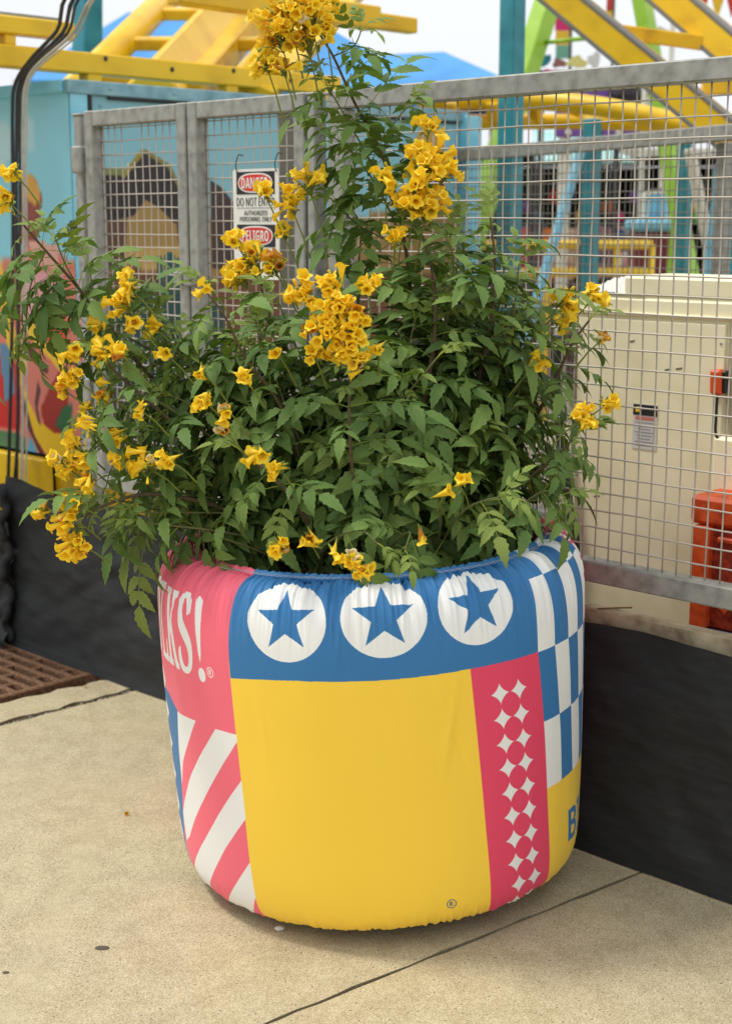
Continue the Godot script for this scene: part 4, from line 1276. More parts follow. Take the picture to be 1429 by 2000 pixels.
	for k in 5:
		var s := mb()
		var ya: float = at_d(1113, ys[k], 14.0).y
		var yb2: float = at_d(1113, ys[k + 1], 14.0).y
		box(s, Vector3(bpx - 0.075, (ya + yb2) / 2, -14), Vector3(0.12 + 0.01 * k, abs(yb2 - ya) - 0.002, 0.01), Basis.IDENTITY, 0.0)
		wpart("cloth_band", s, plain(bc[k], 0.8), bp)
	var bp2 := thing("feather_banner", "narrow yellow and red banner between the yellow rails", "banner", Vector3(at_d(1193, 40, 14.5).x, 0, -14.5))
	var s5 := mb(true)
	tube(s5, [Vector3(bp2.position.x + 0.02, 0, -14.5), Vector3(bp2.position.x + 0.02, 2, -14.5), Vector3(bp2.position.x + 0.02, at_d(1195, -60, 14.5).y, -14.5)], 0.014, 0.012, 8)
	wpart("pole", s5, M.black, bp2)
	for k in 3:
		var s := mb()
		box(s, Vector3(bp2.position.x - 0.02, at_d(1193, 35 - 30 * k, 14.5).y, -14.5), Vector3(0.06, 0.148, 0.01), Basis.IDENTITY, 0.0)
		wpart("cloth_band", s, plain([c8(226, 180, 60), c8(196, 70, 60), c8(220, 150, 70)][k], 0.8), bp2)

func more_rides() -> void:
	# prizes hanging from the booth roof
	var bd := 15.0
	var cols := [c8(220, 60, 130), c8(240, 200, 60), c8(70, 150, 210), c8(230, 120, 40), c8(240, 240, 235), c8(130, 80, 170), c8(100, 180, 80), c8(210, 50, 50)]
	var nm := ["magenta", "yellow", "sky blue", "orange", "white", "violet", "green", "red"]
	for i in 16:
		var x: float = lerp(at_d(1000, 380, bd).x, at_d(1420, 380, bd).x, (i + 0.5 * (i % 2) * 0.6) / 16.0)
		var y := 1.83 - 0.10 * (i % 3)
		var m := plain(cols[(i * 5) % 8], 0.85)
		var o := thing("prize_ball", "%s prize ball hanging %s in the dark booth" % [nm[(i * 5) % 8], ["high", "halfway", "low"][i % 3]], "prize", Vector3(x, y, -bd - 0.15), Basis.IDENTITY, "prize balls hanging in the booth")
		var s := mb(true)
		ellipsoid(s, Vector3.ZERO, Vector3(0.07, 0.075, 0.07))
		part("ball", fin(s), m, o)
		var c := mb(true)
		tube(c, [Vector3(0, 0.07, 0), Vector3(0, 0.12, 0), Vector3(0, 2.06 - y, 0)], 0.004, 0.004, 5)
		part("string", fin(c), M.off_white, o)
	# a white lattice mast with rungs at the far right
	var mast := thing("lattice_mast", "white lattice mast with rungs behind the yellow rails", "mast", Vector3(at_d(1285, 120, 13.0).x, 0, -13.0))
	var mx: float = mast.position.x
	for sx in [-0.11, 0.11]:
		var s := mb(true)
		tube(s, [Vector3(mx + sx, 0, -13), Vector3(mx + sx, 2, -13), Vector3(mx + sx, 4.4, -13)], 0.025, 0.022, 8)
		wpart("upright", s, M.off_white, mast)
	for k in 16:
		var s := mb(true)
		var y := 0.3 + k * 0.26
		tube(s, [Vector3(mx - 0.11, y, -13), Vector3(mx, y + 0.05 * (k % 2), -13), Vector3(mx + 0.11, y, -13)], 0.013, 0.013, 6)
		wpart("rung", s, M.dark_grey if k % 3 == 0 else M.off_white, mast)
	# painted scenery board with colour blocks left of the yellow rail
	var sc := thing("scenery_board", "multicoloured ride scenery board between the lime leg and yellow rail", "scenery", Vector3(at_d(1090, 190, 13.8).x, 0, -13.8))
	var x0: float = at_d(1060, 120, 13.8).x
	var shapes := [[0.0, 118, 34, 30, c8(30, 120, 130)], [0.14, 124, 30, 20, c8(150, 100, 90)], [0.30, 122, 44, 26, c8(230, 220, 130)], [0.46, 118, 30, 34, c8(224, 222, 210)], [0.1, 150, 60, 30, c8(206, 60, 110)], [0.42, 150, 70, 30, c8(120, 70, 150)], [0.7, 152, 40, 26, c8(230, 226, 220)]]
	for q in shapes:
		var s := mb()
		var pp := PackedVector2Array()
		var wd: float = q[2] * 13.8 / FL * 0.5
		var hg: float = q[3] * 13.8 / FL * 0.5
		for k in 9:
			var g := TAU * k / 9.0
			var rr := 0.85 + 0.25 * sin(k * 2.3 + q[0] * 9.0)
			pp.append(Vector2(cos(g) * wd * rr, sin(g) * hg * rr))
		slab_poly(s, pp, Vector3(x0 + q[0], at_d(1090, q[1], 13.8).y, -13.8 + q[0] * 0.05), Vector3.RIGHT, Vector3.UP, 0.03)
		wpart("cutout", s, plain(q[4], 0.6), sc)
	var bs := mb()
	box(bs, Vector3(x0 + 0.35, at_d(1090, 158, 13.8).y, -13.86), Vector3(0.9, 0.2, 0.05), Basis.IDENTITY, 0.005)
	wpart("board", bs, plain(c8(96, 70, 120), 0.7), sc)
	for lx in [x0 + 0.0, x0 + 0.7]:
		var lg := mb()
		var yt: float = at_d(1090, 158, 13.8).y - 0.1
		box(lg, Vector3(lx, yt / 2, -13.86), Vector3(0.05, yt, 0.05), Basis.IDENTITY, 0.005)
		wpart("leg", lg, M.dark_grey, sc)
	# thin lime brace
	var lb := thing("ride_brace", "thin lime green tube bracing the lime leg", "brace", at_d(1062, 82, 10.9))
	var ls := mb(true)
	tube(ls, [at_d(1058, 84, 10.9), at_d(1120, 77, 10.6), at_d(1290, 60, 11.4)], 0.016, 0.016, 8)
	wpart("tube", ls, M.lime, lb)
	# pennants
	var pn := thing("pennant_string", "string of yellow and red pennants hung at the far right", "pennants", at_d(1400, 20, 12.5))
	var st := mb(true)
	tube(st, [at_d(1330, -40, 12.5), at_d(1400, -8, 12.5), at_d(1480, -30, 12.5)], 0.006, 0.006, 6)
	wpart("string", st, M.off_white, pn)
	for k in 5:
		var p: Vector3 = at_d(1345 + k * 28, [-34, -14, -6, -12, -22][k], 12.5)
		var fs := mb()
		slab_poly(fs, PackedVector2Array([Vector2(-0.055, 0), Vector2(0.055, 0), Vector2(0, -0.19)]), p, Vector3.RIGHT, Vector3.UP, 0.004)
		wpart("pennant", fs, plain([c8(236, 190, 50), c8(208, 60, 50)][k % 2], 0.8), pn)

# ---------------------------------------------------------------- planter
const PX0 := 0.0395
const PD := 3.47
const ROLL := 0.0384
var prof := []
var parc := []
func planter_xf() -> Transform3D:
	return Transform3D(Basis(Vector3(0, 0, 1), ROLL), Vector3(PX0, 0.02, -PD))
func planter_profile() -> void:
	var P := [[.405, .034], [.435, .024], [.463, .030], [.483, .055], [.494, .095], [.5, .16], [.505, .28], [.511, .42], [.516, .56], [.518, .66], [.516, .72], [.508, .765], [.492, .798], [.468, .82], [.44, .828], [.42, .822], [.41, .808]]
	var v := []
	for p in P: v.append(Vector3(p[0], p[1], 0))
	prof = spline(v, 12)
	var s := 0.0
	s = 0.0113
	parc = [s]
	for i in range(1, prof.size()):
		s += prof[i].distance_to(prof[i - 1])
		parc.append(s)
func prof_at(s: float) -> Array:            # [radius, height, outward normal r, h]
	var i := 0
	while i < parc.size() - 2 and parc[i + 1] < s: i += 1
	var t: float = clamp((s - parc[i]) / (parc[i + 1] - parc[i]), 0.0, 1.0)
	var p: Vector3 = prof[i].lerp(prof[i + 1], t)
	var d: Vector3 = (prof[min(i + 2, prof.size() - 1)] - prof[max(i - 1, 0)]).normalized()
	return [p.x, p.y, d.y, -d.x]

func cover_print() -> Image:
	var W := 2048
	var Hh := 1024
	var img := Image.create(W, Hh, false, Image.FORMAT_RGB8)
	var pink := c8(246, 106, 126)
	var rose := c8(232, 66, 100)
	var blue := c8(44, 116, 172)
	var yel := c8(253, 210, 62)
	var wht := c8(238, 238, 234)
	var X := func(a): return (a + 110.0) / 220.0 * W
	var Y := func(s): return (1.0 - s / 0.96) * Hh
	var R := func(a0, a1, s0, s1, col):
		img.fill_rect(Rect2i(int(X.call(a0)), int(Y.call(s1)), int(X.call(a1)) - int(X.call(a0)), int(Y.call(s0)) - int(Y.call(s1))), col)
	var Q := func(a, col):
		var r := []
		for p in a: r.append(Vector2(X.call(p[0]), Y.call(p[1])))
		fill_poly(img, r, col)
	img.fill(pink)
	R.call(-37.2, 23.8, 0.0, 0.70, yel)
	R.call(23.8, 44.8, 0.0, 0.70, rose)
	Q.call([[-37.2, 0.97], [-37.2, 0.662], [-28.0, 0.670], [-18.0, 0.676], [0.0, 0.678], [20.0, 0.682], [44.8, 0.683], [44.8, 0.97]], blue)
	# checks
	for c in 5:
		for r in 4:
			var a0 := 44.8 + c * 7.2
			var s0 := 0.345 + r * 0.168
			R.call(a0, a0 + 7.2, s0, s0 + 0.168, wht if (c + r) % 2 == 0 else blue)
	R.call(44.8, 84.0, 0.0, 0.345, yel)
	paint_text(img, "BIG", "Droid Sans", 800, Rect2(X.call(55.5), Y.call(0.252), X.call(76.0) - X.call(55.5), Y.call(0.166) - Y.call(0.252)), blue)
	Q.call([[61.0, 0.085], [63.0, 0.12], [66.0, 0.12], [64.5, 0.085], [63.8, 0.066], [60.5, 0.066]], blue)
	# rose strip further round with diamonds near the rim
	R.call(80.8, 110.0, 0.345, 0.96, rose)
	for k in 9:
		for j in 3:
			Q.call(star4(84.5 + j * 6.0, 0.93 - 0.045 * k + (0.01 if j % 2 else 0.0), 2.6, 0.021), wht)
	# diamonds on the rose strip
	for k in 11:
		var sy := 0.612 - k * 0.0592
		Q.call(star4(31.2 + (0.8 if k > 7 else 0.0) + k * 0.1, sy, 2.75, 0.025), wht)
		Q.call(star4(37.0 + (0.8 if k > 7 else 0.0) + k * 0.1, sy, 2.75, 0.025), wht)
	# stars in white discs
	for c in [[-21.0, 0.806, 10.3, 0.091, 0.0], [3.1, 0.815, 10.4, 0.088, 0.05], [26.8, 0.820, 10.4, 0.088, 0.1]]:
		Q.call(oval(c[0], c[1], c[2], c[3]), wht)
	for c in [[-21.2, 0.806, 7.9, 0.072, 0.06], [3.0, 0.815, 7.9, 0.073, 0.02], [26.9, 0.822, 7.8, 0.073, 0.03]]:
		var pts := []
		for i in 10:
			var g: float = PI / 2 + i * PI / 5 + c[4]
			var k := 1.0 if i % 2 == 0 else 0.40
			pts.append([c[0] + cos(g) * c[2] * k, c[1] + sin(g) * c[3] * k])
		Q.call(pts, blue)
	# candy stripes
	Q.call([[-66.4, 0.53], [-63.8, 0.525], [-53.0, 0.532], [-59.0, 0.46], [-64.5, 0.40], [-68.5, 0.33]], wht)
	Q.call([[-44.4, 0.532], [-37.2, 0.532], [-37.2, 0.515], [-46.6, 0.412], [-57.9, 0.288], [-66.0, 0.205], [-70.5, 0.177], [-71.0, 0.25], [-68.7, 0.278], [-58.5, 0.389]], wht)
	Q.call([[-37.2, 0.424], [-37.2, 0.332], [-45.9, 0.238], [-53.8, 0.146], [-62.8, 0.05], [-72.0, 0.06], [-70.5, 0.088], [-54.6, 0.238], [-43.9, 0.354]], wht)
	Q.call([[-37.2, 0.228], [-37.2, 0.141], [-41.6, 0.06], [-44.0, 0.02], [-55.0, 0.02], [-51.4, 0.073], [-42.7, 0.166]], wht)
	# blue edge and what lies beyond it
	Q.call([[-64.5, 0.528], [-67.0, 0.44], [-69.0, 0.332], [-72.0, 0.2], [-73.3, 0.156], [-72.5, 0.05], [-72.0, 0.0], [-110, 0.0], [-110, 0.56], [-72, 0.55]], blue)
	for k in 7:
		Q.call([[-80.0, 0.06 + k * 0.08], [-76.0, 0.09 + k * 0.08], [-80.0, 0.12 + k * 0.08], [-110, 0.12 + k * 0.08], [-110, 0.06 + k * 0.08]], wht)
	# FOLKS! in tall narrow slab letters
	var L := func(t, a0, a1, s0, s1):
		paint_text(img, t, "Droid Serif", 700, Rect2(X.call(a0), Y.call(s1), X.call(a1) - X.call(a0), Y.call(s0) - Y.call(s1)), wht)
	L.call("S", -58.6, -51.4, 0.640, 0.832)
	L.call("K", -66.6, -58.9, 0.640, 0.824)
	L.call("L", -73.6, -67.0, 0.640, 0.824)
	L.call("O", -83.0, -74.4, 0.640, 0.828)
	Q.call([[-49.9, 0.822], [-48.6, 0.832], [-47.0, 0.822], [-47.0, 0.79], [-47.6, 0.70], [-48.2, 0.678], [-48.8, 0.70], [-49.6, 0.79]], wht)
	Q.call(oval(-47.9, 0.651, 1.55, 0.0165), wht)
	reg_mark(img, X.call(-44.3), Y.call(0.664), wht, pink)
	reg_mark(img, X.call(13.0), Y.call(0.137), c8(70, 96, 130), yel)
	return img
func star4(a: float, s: float, ra: float, rs: float) -> Array:
	var o := []
	for k in 4:
		for i in 6:
			var t := i / 6.0
			var g0 := k * PI / 2
			# concave side between two tips
			var x := pow(cos(t * PI / 2), 2.9)
			var y := pow(sin(t * PI / 2), 2.9)
			var v := Vector2(x, y).rotated(g0)
			o.append([a + v.x * ra, s + v.y * rs])
	return o
func oval(a: float, s: float, ra: float, rs: float) -> Array:
	var o := []
	for i in 56:
		o.append([a + cos(TAU * i / 56) * ra, s + sin(TAU * i / 56) * rs])
	return o
func reg_mark(img: Image, x: float, y: float, col: Color, back: Color) -> void:
	fill_poly(img, disc(Vector2(x, y), 12.0, 13.0), col)
	fill_poly(img, disc(Vector2(x, y), 9.6, 10.6), back)
	paint_text(img, "R", "Droid Sans", 600, Rect2(x - 4.6, y - 6.4, 9.2, 12.8), col)

func build_planter() -> void:
	planter_profile()
	var xf := planter_xf()
	var o := thing("fabric_planter", "big round planter in a stretched printed fabric cover with stars", "planter", Vector3(PX0, 0, -PD))
	var inv := o.transform.affine_inverse() * xf
	var tex := ImageTexture.create_from_image(cover_print())
	var m := StandardMaterial3D.new()
	m.albedo_texture = tex
	m.roughness = 0.62
	m.rim_enabled = true
	m.rim = 0.15
	m.rim_tint = 0.6
	# gathered cloth: folds pulled in by the elastic at the rim and at the foot
	var n1 := FastNoiseLite.new()
	n1.seed = 4
	n1.frequency = 1.0
	n1.fractal_octaves = 3
	var na := 1440
	var total: float = parc[-1]
	var ss := []
	var s: float = parc[0]
	while s < total:
		ss.append(s)
		s += 0.006 if (s > 0.72 or s < 0.14) else 0.014
	ss.append(total)
	var nj := ss.size()
	# single creases of the stretched cloth: angle, arc length, direction, length, depth
	var creases := [[14.0, 0.66, Vector2(0.35, -0.94), 0.16, 0.0034], [16.5, 0.62, Vector2(0.2, -0.98), 0.2, -0.003], [20.0, 0.66, Vector2(-0.25, -0.97), 0.24, 0.0032], [-30.0, 0.66, Vector2(0.1, -1.0), 0.2, 0.0014], [2.0, 0.66, Vector2(0.15, -0.98), 0.12, -0.0014], [-9.0, 0.86, Vector2(0.12, -0.99), 0.2, -0.0035], [-7.0, 0.84, Vector2(-0.1, -0.99), 0.16, 0.003], [40.0, 0.4, Vector2(-0.2, -0.97), 0.15, 0.0016], [14.0, 0.86, Vector2(0.3, -0.95), 0.14, -0.003], [38.0, 0.86, Vector2(0.25, -0.96), 0.12, -0.003]]
	var ver := PackedVector3Array()
	var uvs := PackedVector2Array()
	ver.resize((na + 1) * nj)
	uvs.resize((na + 1) * nj)
	for j in nj:
		var sj: float = ss[j]
		var pr := prof_at(sj)
		var q: float = max(0.0, (0.683 - sj) / 0.53)
		var up: float = smoothstep(0.70, 0.94, sj)
		var dn: float = smoothstep(0.15, 0.03, sj)
		for i in na + 1:
			var a: float = -180.0 + 360.0 * i / na
			var per: float = a if i < na else -180.0
			var wrap: float = 1.0 - smoothstep(130.0, 178.0, abs(a))
			var phi := deg_to_rad(a + (4.3 + 0.065 * a) * q * wrap)
			var cx := cos(deg_to_rad(per)) * 10.0
			var cz := sin(deg_to_rad(per)) * 10.0
			var d := 0.0
			# long soft folds of the hanging cloth
			d += n1.get_noise_3d(cx * 0.16, sj * 0.9, cz * 0.16) * 0.0055
			d += n1.get_noise_3d(cx * 0.55 + sj * 2.4, sj * 1.2, cz * 0.55) * 0.0030 * (0.35 + up)
			for cr in creases:
				var e := Vector2((per - cr[0]) * 0.009, sj - cr[1])
				var al: float = clamp(e.dot(cr[2]) / cr[3], 0.0, 1.0)
				var dd: float = (e - cr[2] * al * cr[3]).length()
				if dd < 0.05: d += cr[4] * exp(-pow(dd / 0.010, 2.0)) * sin(PI * (0.1 + al * 0.9))
			# gathers
			if up > 0.0:
				var f1 := n1.get_noise_3d(cx * 1.5 + 20.0, sj * 1.6, cz * 1.5)
				var f2 := n1.get_noise_3d(cx * 3.6 + 50.0, sj * 2.4, cz * 3.6)
				d += up * (abs(f1) * -0.017 + f2 * 0.010)
			if dn > 0.0:
				d += dn * n1.get_noise_3d(cx * 3.2, sj * 12.0, cz * 3.2) * 0.007
			var r: float = pr[0] + pr[2] * d
			ver[j * (na + 1) + i] = Vector3(sin(phi) * r, pr[1] + pr[3] * d, cos(phi) * r)
			uvs[j * (na + 1) + i] = Vector2((a + 110.0) / 220.0, 1.0 - sj / 0.96)
	var nor := PackedVector3Array()
	nor.resize(ver.size())
	var idx := PackedInt32Array()
	for j in nj:
		for i in na + 1:
			var l := ver[j * (na + 1) + (i - 1 if i > 0 else na - 1)]
			var r := ver[j * (na + 1) + (i + 1 if i < na else 1)]
			var b := ver[max(j - 1, 0) * (na + 1) + i]
			var t := ver[min(j + 1, nj - 1) * (na + 1) + i]
			nor[j * (na + 1) + i] = (r - l).cross(t - b).normalized()
			if i < na and j < nj - 1:
				var k := j * (na + 1) + i
				idx.append_array([k, k + na + 1, k + 1, k + 1, k + na + 1, k + na + 2])
	var arr := []
	arr.resize(Mesh.ARRAY_MAX)
	arr[Mesh.ARRAY_VERTEX] = ver
	arr[Mesh.ARRAY_NORMAL] = nor
	arr[Mesh.ARRAY_TEX_UV] = uvs
	arr[Mesh.ARRAY_INDEX] = idx
	var am := ArrayMesh.new()
	am.add_surface_from_arrays(Mesh.PRIMITIVE_TRIANGLES, arr)
	var cov := part("fabric_cover", am, m, o, inv)
	cov.set_meta("label", "printed cover in pink, blue, yellow and white panels")
	# ruffled hem over the elastic
	var hs := mb(true)
	var hn := 900
	var P := func(i, k):
		var a: float = -180.0 + 360.0 * (i % hn) / hn
		var ph := deg_to_rad(a)
		var c1 := cos(ph) * 10.0
		var c2 := sin(ph) * 10.0
		var ruf := n1.get_noise_3d(c1 * 5.5, 3.0, c2 * 5.5) * 0.005 + sin(a * 2.2) * 0.001
		var g: float = TAU * k / 10.0
		var rr := 0.0085 + ruf * 0.5
		return Vector3(sin(ph) * (0.417 + cos(g) * rr), 0.822 + ruf * 0.5 + sin(g) * (rr + 0.004), cos(ph) * (0.417 + cos(g) * rr))
	for i in hn:
		for k in 10:
			var v := [P.call(i, k), P.call(i + 1, k), P.call(i + 1, k + 1), P.call(i, k + 1)]
			for e in [[0, i], [2, i + 1], [1, i + 1], [0, i], [3, i], [2, i + 1]]:
				hs.set_uv(Vector2((-180.0 + 360.0 * e[1] / hn + 110.0) / 220.0, 0.035))
				hs.add_vertex(v[e[0]])
	part("hem", fin(hs), m, o, inv)
	var stm := plain(c8(196, 204, 214), 0.8)
	for row in 2:
		var st := mb()
		for i in 620:
			var ph := TAU * i / 620.0
			var rr: float = 0.4285 + row * 0.008
			var hgt: float = 0.8268 + 0.0035 - row * 0.0005 + n1.get_noise_3d(cos(ph) * 55, 3.0, sin(ph) * 55) * 0.0015
			box(st, Vector3(sin(ph) * rr, hgt, cos(ph) * rr), Vector3(0.0026, 0.0012, 0.0009), Basis(Vector3.UP, ph))
		var sp := part("stitching", fin(st), stm, o, inv)
		sp.set_meta("kind", "stuff")
	# the pot inside
	var pot := mb(true)
	var rad := [[0.40, 0.79], [0.402, 0.60], [0.40, 0.1], [0.385, 0.04], [0.37, 0.012], [0.34, 0.010]]
	for i in 72:
		for k in rad.size() - 1:
			var v := []
			for e in [[i, k], [i + 1, k], [i + 1, k + 1], [i, k + 1]]:
				var g: float = TAU * e[0] / 72.0
				v.append(Vector3(sin(g) * rad[e[1]][0], rad[e[1]][1], cos(g) * rad[e[1]][0]))
			quad(pot, v[3], v[2], v[1], v[0])
	part("pot", fin(pot), plain(c8(36, 32, 28), 0.8), o, inv)
	# a dark foot ring on the pavement
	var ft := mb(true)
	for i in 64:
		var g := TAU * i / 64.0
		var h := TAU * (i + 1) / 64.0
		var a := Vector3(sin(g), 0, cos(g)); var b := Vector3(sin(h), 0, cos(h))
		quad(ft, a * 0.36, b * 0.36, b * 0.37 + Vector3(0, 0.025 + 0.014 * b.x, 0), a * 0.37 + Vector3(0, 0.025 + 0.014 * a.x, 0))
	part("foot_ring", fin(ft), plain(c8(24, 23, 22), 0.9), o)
	# soil and bark
	var soil := mb(true)
	var sn := FastNoiseLite.new()
	sn.seed = 8
	sn.frequency = 6.0
	for i in 60:
		for k in 14:
			var v := []
			for e in [[i, k], [i + 1, k], [i + 1, k + 1], [i, k + 1]]:
				var g: float = TAU * (e[0] % 60) / 60.0
				var r: float = 0.401 * e[1] / 14.0
				var x := sin(g) * r
				var z := cos(g) * r
				v.append(Vector3(x, 0.752 + sn.get_noise_2d(x, z) * 0.03, z))
			quad(soil, v[0], v[3], v[2], v[1])
	part("soil", fin(soil), worn(c8(40, 28, 20), c8(64, 46, 32), c8(96, 72, 50), 4.0, 0.95, 0.0, 151, 0.03), o, inv)
	var bk := mb()
	for i in 900:
		var g := rng.randf() * TAU
		var r := sqrt(rng.randf()) * 0.39
		var c := Vector3(sin(g) * r, 0.762 + sn.get_noise_2d(sin(g) * r, cos(g) * r) * 0.03 + rng.randf() * 0.012, cos(g) * r)
		var bs := Basis(Vector3(rng.randf() - 0.5, 1, rng.randf() - 0.5).normalized(), rng.randf() * TAU) * Basis(Vector3(1, 0, 0), rng.randf_range(-0.5, 0.5))
		bk.set_color(Color(0.16, 0.09, 0.05) * rng.randf_range(0.5, 2.0))
		box(bk, c, Vector3(rng.randf_range(0.006, 0.014), rng.randf_range(0.002, 0.005), rng.randf_range(0.02, 0.055)), bs)
	var bm := plain(Color.WHITE, 0.95)
	bm.vertex_color_use_as_albedo = true
	var bp := part("bark_mulch", fin(bk), bm, o, inv)
	bp.set_meta("kind", "stuff")

# ---------------------------------------------------------------- shrub
# one leaflet along +Z with its upper face +Y
func leaflet(s: SurfaceTool, base: Vector3, bas: Basis, length: float, wide: float, droop: float, fold: float, col: Color, twist: float) -> void:
	var n := 11
	var L := []
	var C := []
	var R := []
	for i in n + 1:
		var t := float(i) / n
		var hw: float = wide * 0.54 * pow(sin(PI * pow(t, 0.72)), 0.85) * pow(1.0 - t, 0.16) if i < n else 0.0
		if i > 0 and i < n:
			hw *= 1.13 if i % 2 == 0 else 0.88          # teeth
		var z: float = length * (sin(t * droop) / max(droop, 0.01))
		var y: float = -length * (1.0 - cos(t * droop)) / max(droop, 0.01)
		var tw := twist * t
		var up := Vector3(-sin(tw), cos(tw), 0)
		var sd := Vector3(cos(tw), sin(tw), 0)
		C.append(Vector3(0, y, z))
		L.append(Vector3(0, y, z) - sd * hw + up * hw * fold)
		R.append(Vector3(0, y, z) + sd * hw + up * hw * fold)
	for i in n:
		var t0 := float(i) / n
		var t1 := float(i + 1) / n
		var f := [[C[i], L[i], L[i + 1], C[i + 1], 0.0], [R[i], C[i], C[i + 1], R[i + 1], 1.0]]
		for q in f:
			var us := [0.5, 0.0, 0.0, 0.5] if q[4] == 0.0 else [1.0, 0.5, 0.5, 1.0]
			var vs := [t0, t0, t1, t1]
			for k in [0, 2, 1, 0, 3, 2]:
				s.set_color(col)
				s.set_uv(Vector2(us[k], vs[k]))
				s.add_vertex(base + bas * (q[k] as Vector3))
# a compound leaf along +Z
func compound_leaf(seed_: int, pairs: int, scale: float, col: Color) -> ArrayMesh:
	var r := RandomNumberGenerator.new()
	r.seed = seed_
	var s := mb(true)
	var bend := r.randf_range(0.5, 1.1)
	var len_ := (0.055 + 0.040 * pairs) * scale
	var at := func(t):
		return Vector3(0, -len_ * (1.0 - cos(t * bend)) / bend, len_ * sin(t * bend) / bend)
	var pts := []
	for i in 7:
		pts.append(at.call(i / 6.0))
	s.set_uv(Vector2(0.5, 0.5))
	s.set_color(Color(col.r * 1.3, col.g * 1.15, col.b * 0.9))
	tube(s, pts, 0.0013, 0.0008, 4, false)
	for k in pairs:
		var t: float = 0.42 + 0.5 * float(k) / max(pairs - 0.4, 1)
		var p: Vector3 = at.call(t)
		for sg in [-1, 1]:
			var tilt: float = t * bend
			var ax := Basis(Vector3.RIGHT, tilt) * Basis(Vector3.UP, sg * r.randf_range(0.75, 1.05)) * Basis(Vector3(0, 0, 1), sg * r.randf_range(-0.35, 0.1))
			var ll := scale * r.randf_range(0.060, 0.078) * (0.85 + 0.12 * k)
			leaflet(s, p, ax, ll, ll * r.randf_range(0.36, 0.44), r.randf_range(0.3, 1.0), r.randf_range(0.15, 0.4), col * r.randf_range(0.9, 1.1), r.randf_range(-0.3, 0.3))
	var ll2 := scale * r.randf_range(0.080, 0.104)
	leaflet(s, pts[-1], Basis(Vector3.RIGHT, bend), ll2, ll2 * 0.38, r.randf_range(0.3, 0.9), 0.25, col, r.randf_range(-0.2, 0.2))
	s.generate_normals()
	return s.commit()
func leaf_material() -> StandardMaterial3D:
	var wd := 64
	var hg := 192
	var im := Image.create(wd, hg, false, Image.FORMAT_RGB8)
	var bp := Image.create(wd, hg, false, Image.FORMAT_L8)
	for y in hg:
		for x in wd:
			var dx: float = abs(x - 31.5) / 32.0
			var v := float(y) / hg
			# side veins slant towards the tip
			var ph := fposmod((v - dx * 0.16) * 9.0, 1.0)
			var vein: float = max(0.0, 1.0 - abs(ph - 0.5) / 0.09) * (1.0 - dx)
			var mid: float = max(0.0, 1.0 - dx / 0.07)
			var k: float = clamp(vein * 0.35 + mid * 0.8, 0.0, 1.0)
			var c := Color(0.86, 0.86, 0.86).lerp(Color(1.0, 1.0, 0.80), k)
			im.set_pixel(x, y, c)
			bp.set_pixel(x, y, Color(1, 1, 1) * (0.7 - 0.5 * max(vein, mid) + 0.15 * abs(ph - 0.5)))
	var m := StandardMaterial3D.new()
	m.albedo_texture = ImageTexture.create_from_image(im)
	m.vertex_color_use_as_albedo = true
	m.roughness = 0.58
	m.metallic_specular = 0.32
	m.heightmap_enabled = true
	m.heightmap_texture = ImageTexture.create_from_image(bp)
	m.heightmap_scale = 0.16
	m.backlight_enabled = true
	m.backlight = Color(0.55, 0.62, 0.30)
	m.cull_mode = BaseMaterial3D.CULL_DISABLED
	return m
# a trumpet flower along +Z
func trumpet(seed_: int, open: float, tone: Color, length := 0.048) -> ArrayMesh:
	var r := RandomNumberGenerator.new()
	r.seed = seed_
	var s := mb(true)
	var seg := 20
	var prof_ := [[0.0016, 0.0], [0.0022, 0.18], [0.0042, 0.36], [0.0066, 0.58], [0.0082, 0.76], [0.0112, 0.88], [0.0158, 0.96], [0.0182, 0.97]]
	var ring := func(k, i):
		var g: float = TAU * i / seg
		var p: Array = prof_[k]
		var rr: float = p[0]
		var lobe: float = 0.5 + 0.5 * cos(g * 5.0)
		var z: float = p[1] * length
		if k >= 5:
			var out: float = (k - 4) / 3.0
			rr = lerp(0.0085, rr * (0.70 + 0.34 * pow(lobe, 0.6)), open)
			z += out * 0.005 * (sin(g * 2.0 + seed_) * 0.7 + 0.35 * cos(g * 3.0 + seed_ * 2)) - out * 0.003 * open
		var flat: float = 1.0 - 0.16 * abs(sin(g))
		return Vector3(cos(g) * rr, sin(g) * rr * flat, z)
	for k in prof_.size() - 1:
		var shade := tone * (0.92 + 0.02 * k)
		if k < 2: shade = tone * 0.9
		for i in seg:
			s.set_color(Color(shade.r, shade.g * (0.97 if k == 4 else 1.0), shade.b))
			quad(s, ring.call(k, i), ring.call(k, i + 1), ring.call(k + 1, i + 1), ring.call(k + 1, i))
	# calyx
	s.set_color(Color(0.20, 0.26, 0.03))
	tube(s, [Vector3(0, 0, -0.004), Vector3(0, 0, 0.001), Vector3(0, 0, 0.0055)], 0.0016, 0.003, 8, false)
	return fin(s)
func bud_mesh(length: float, col: Color) -> ArrayMesh:
	var s := mb(true)
	s.set_color(col)
	tube(s, [Vector3.ZERO, Vector3(0, 0, length * 0.4), Vector3(0, 0, length * 0.75)], 0.0014, 0.0042, 8, false)
	ellipsoid(s, Vector3(0, 0, length * 0.75), Vector3(0.0042, 0.0042, 0.006), Basis.IDENTITY, 8, 6)
	return fin(s)
func face_along(dir: Vector3, up: Vector3) -> Basis:
	var z := dir.normalized()
	var x := up.cross(z)
	if x.length() < 0.05: x = Vector3.RIGHT.cross(z)
	x = x.normalized()
	return Basis(x, z.cross(x), z)

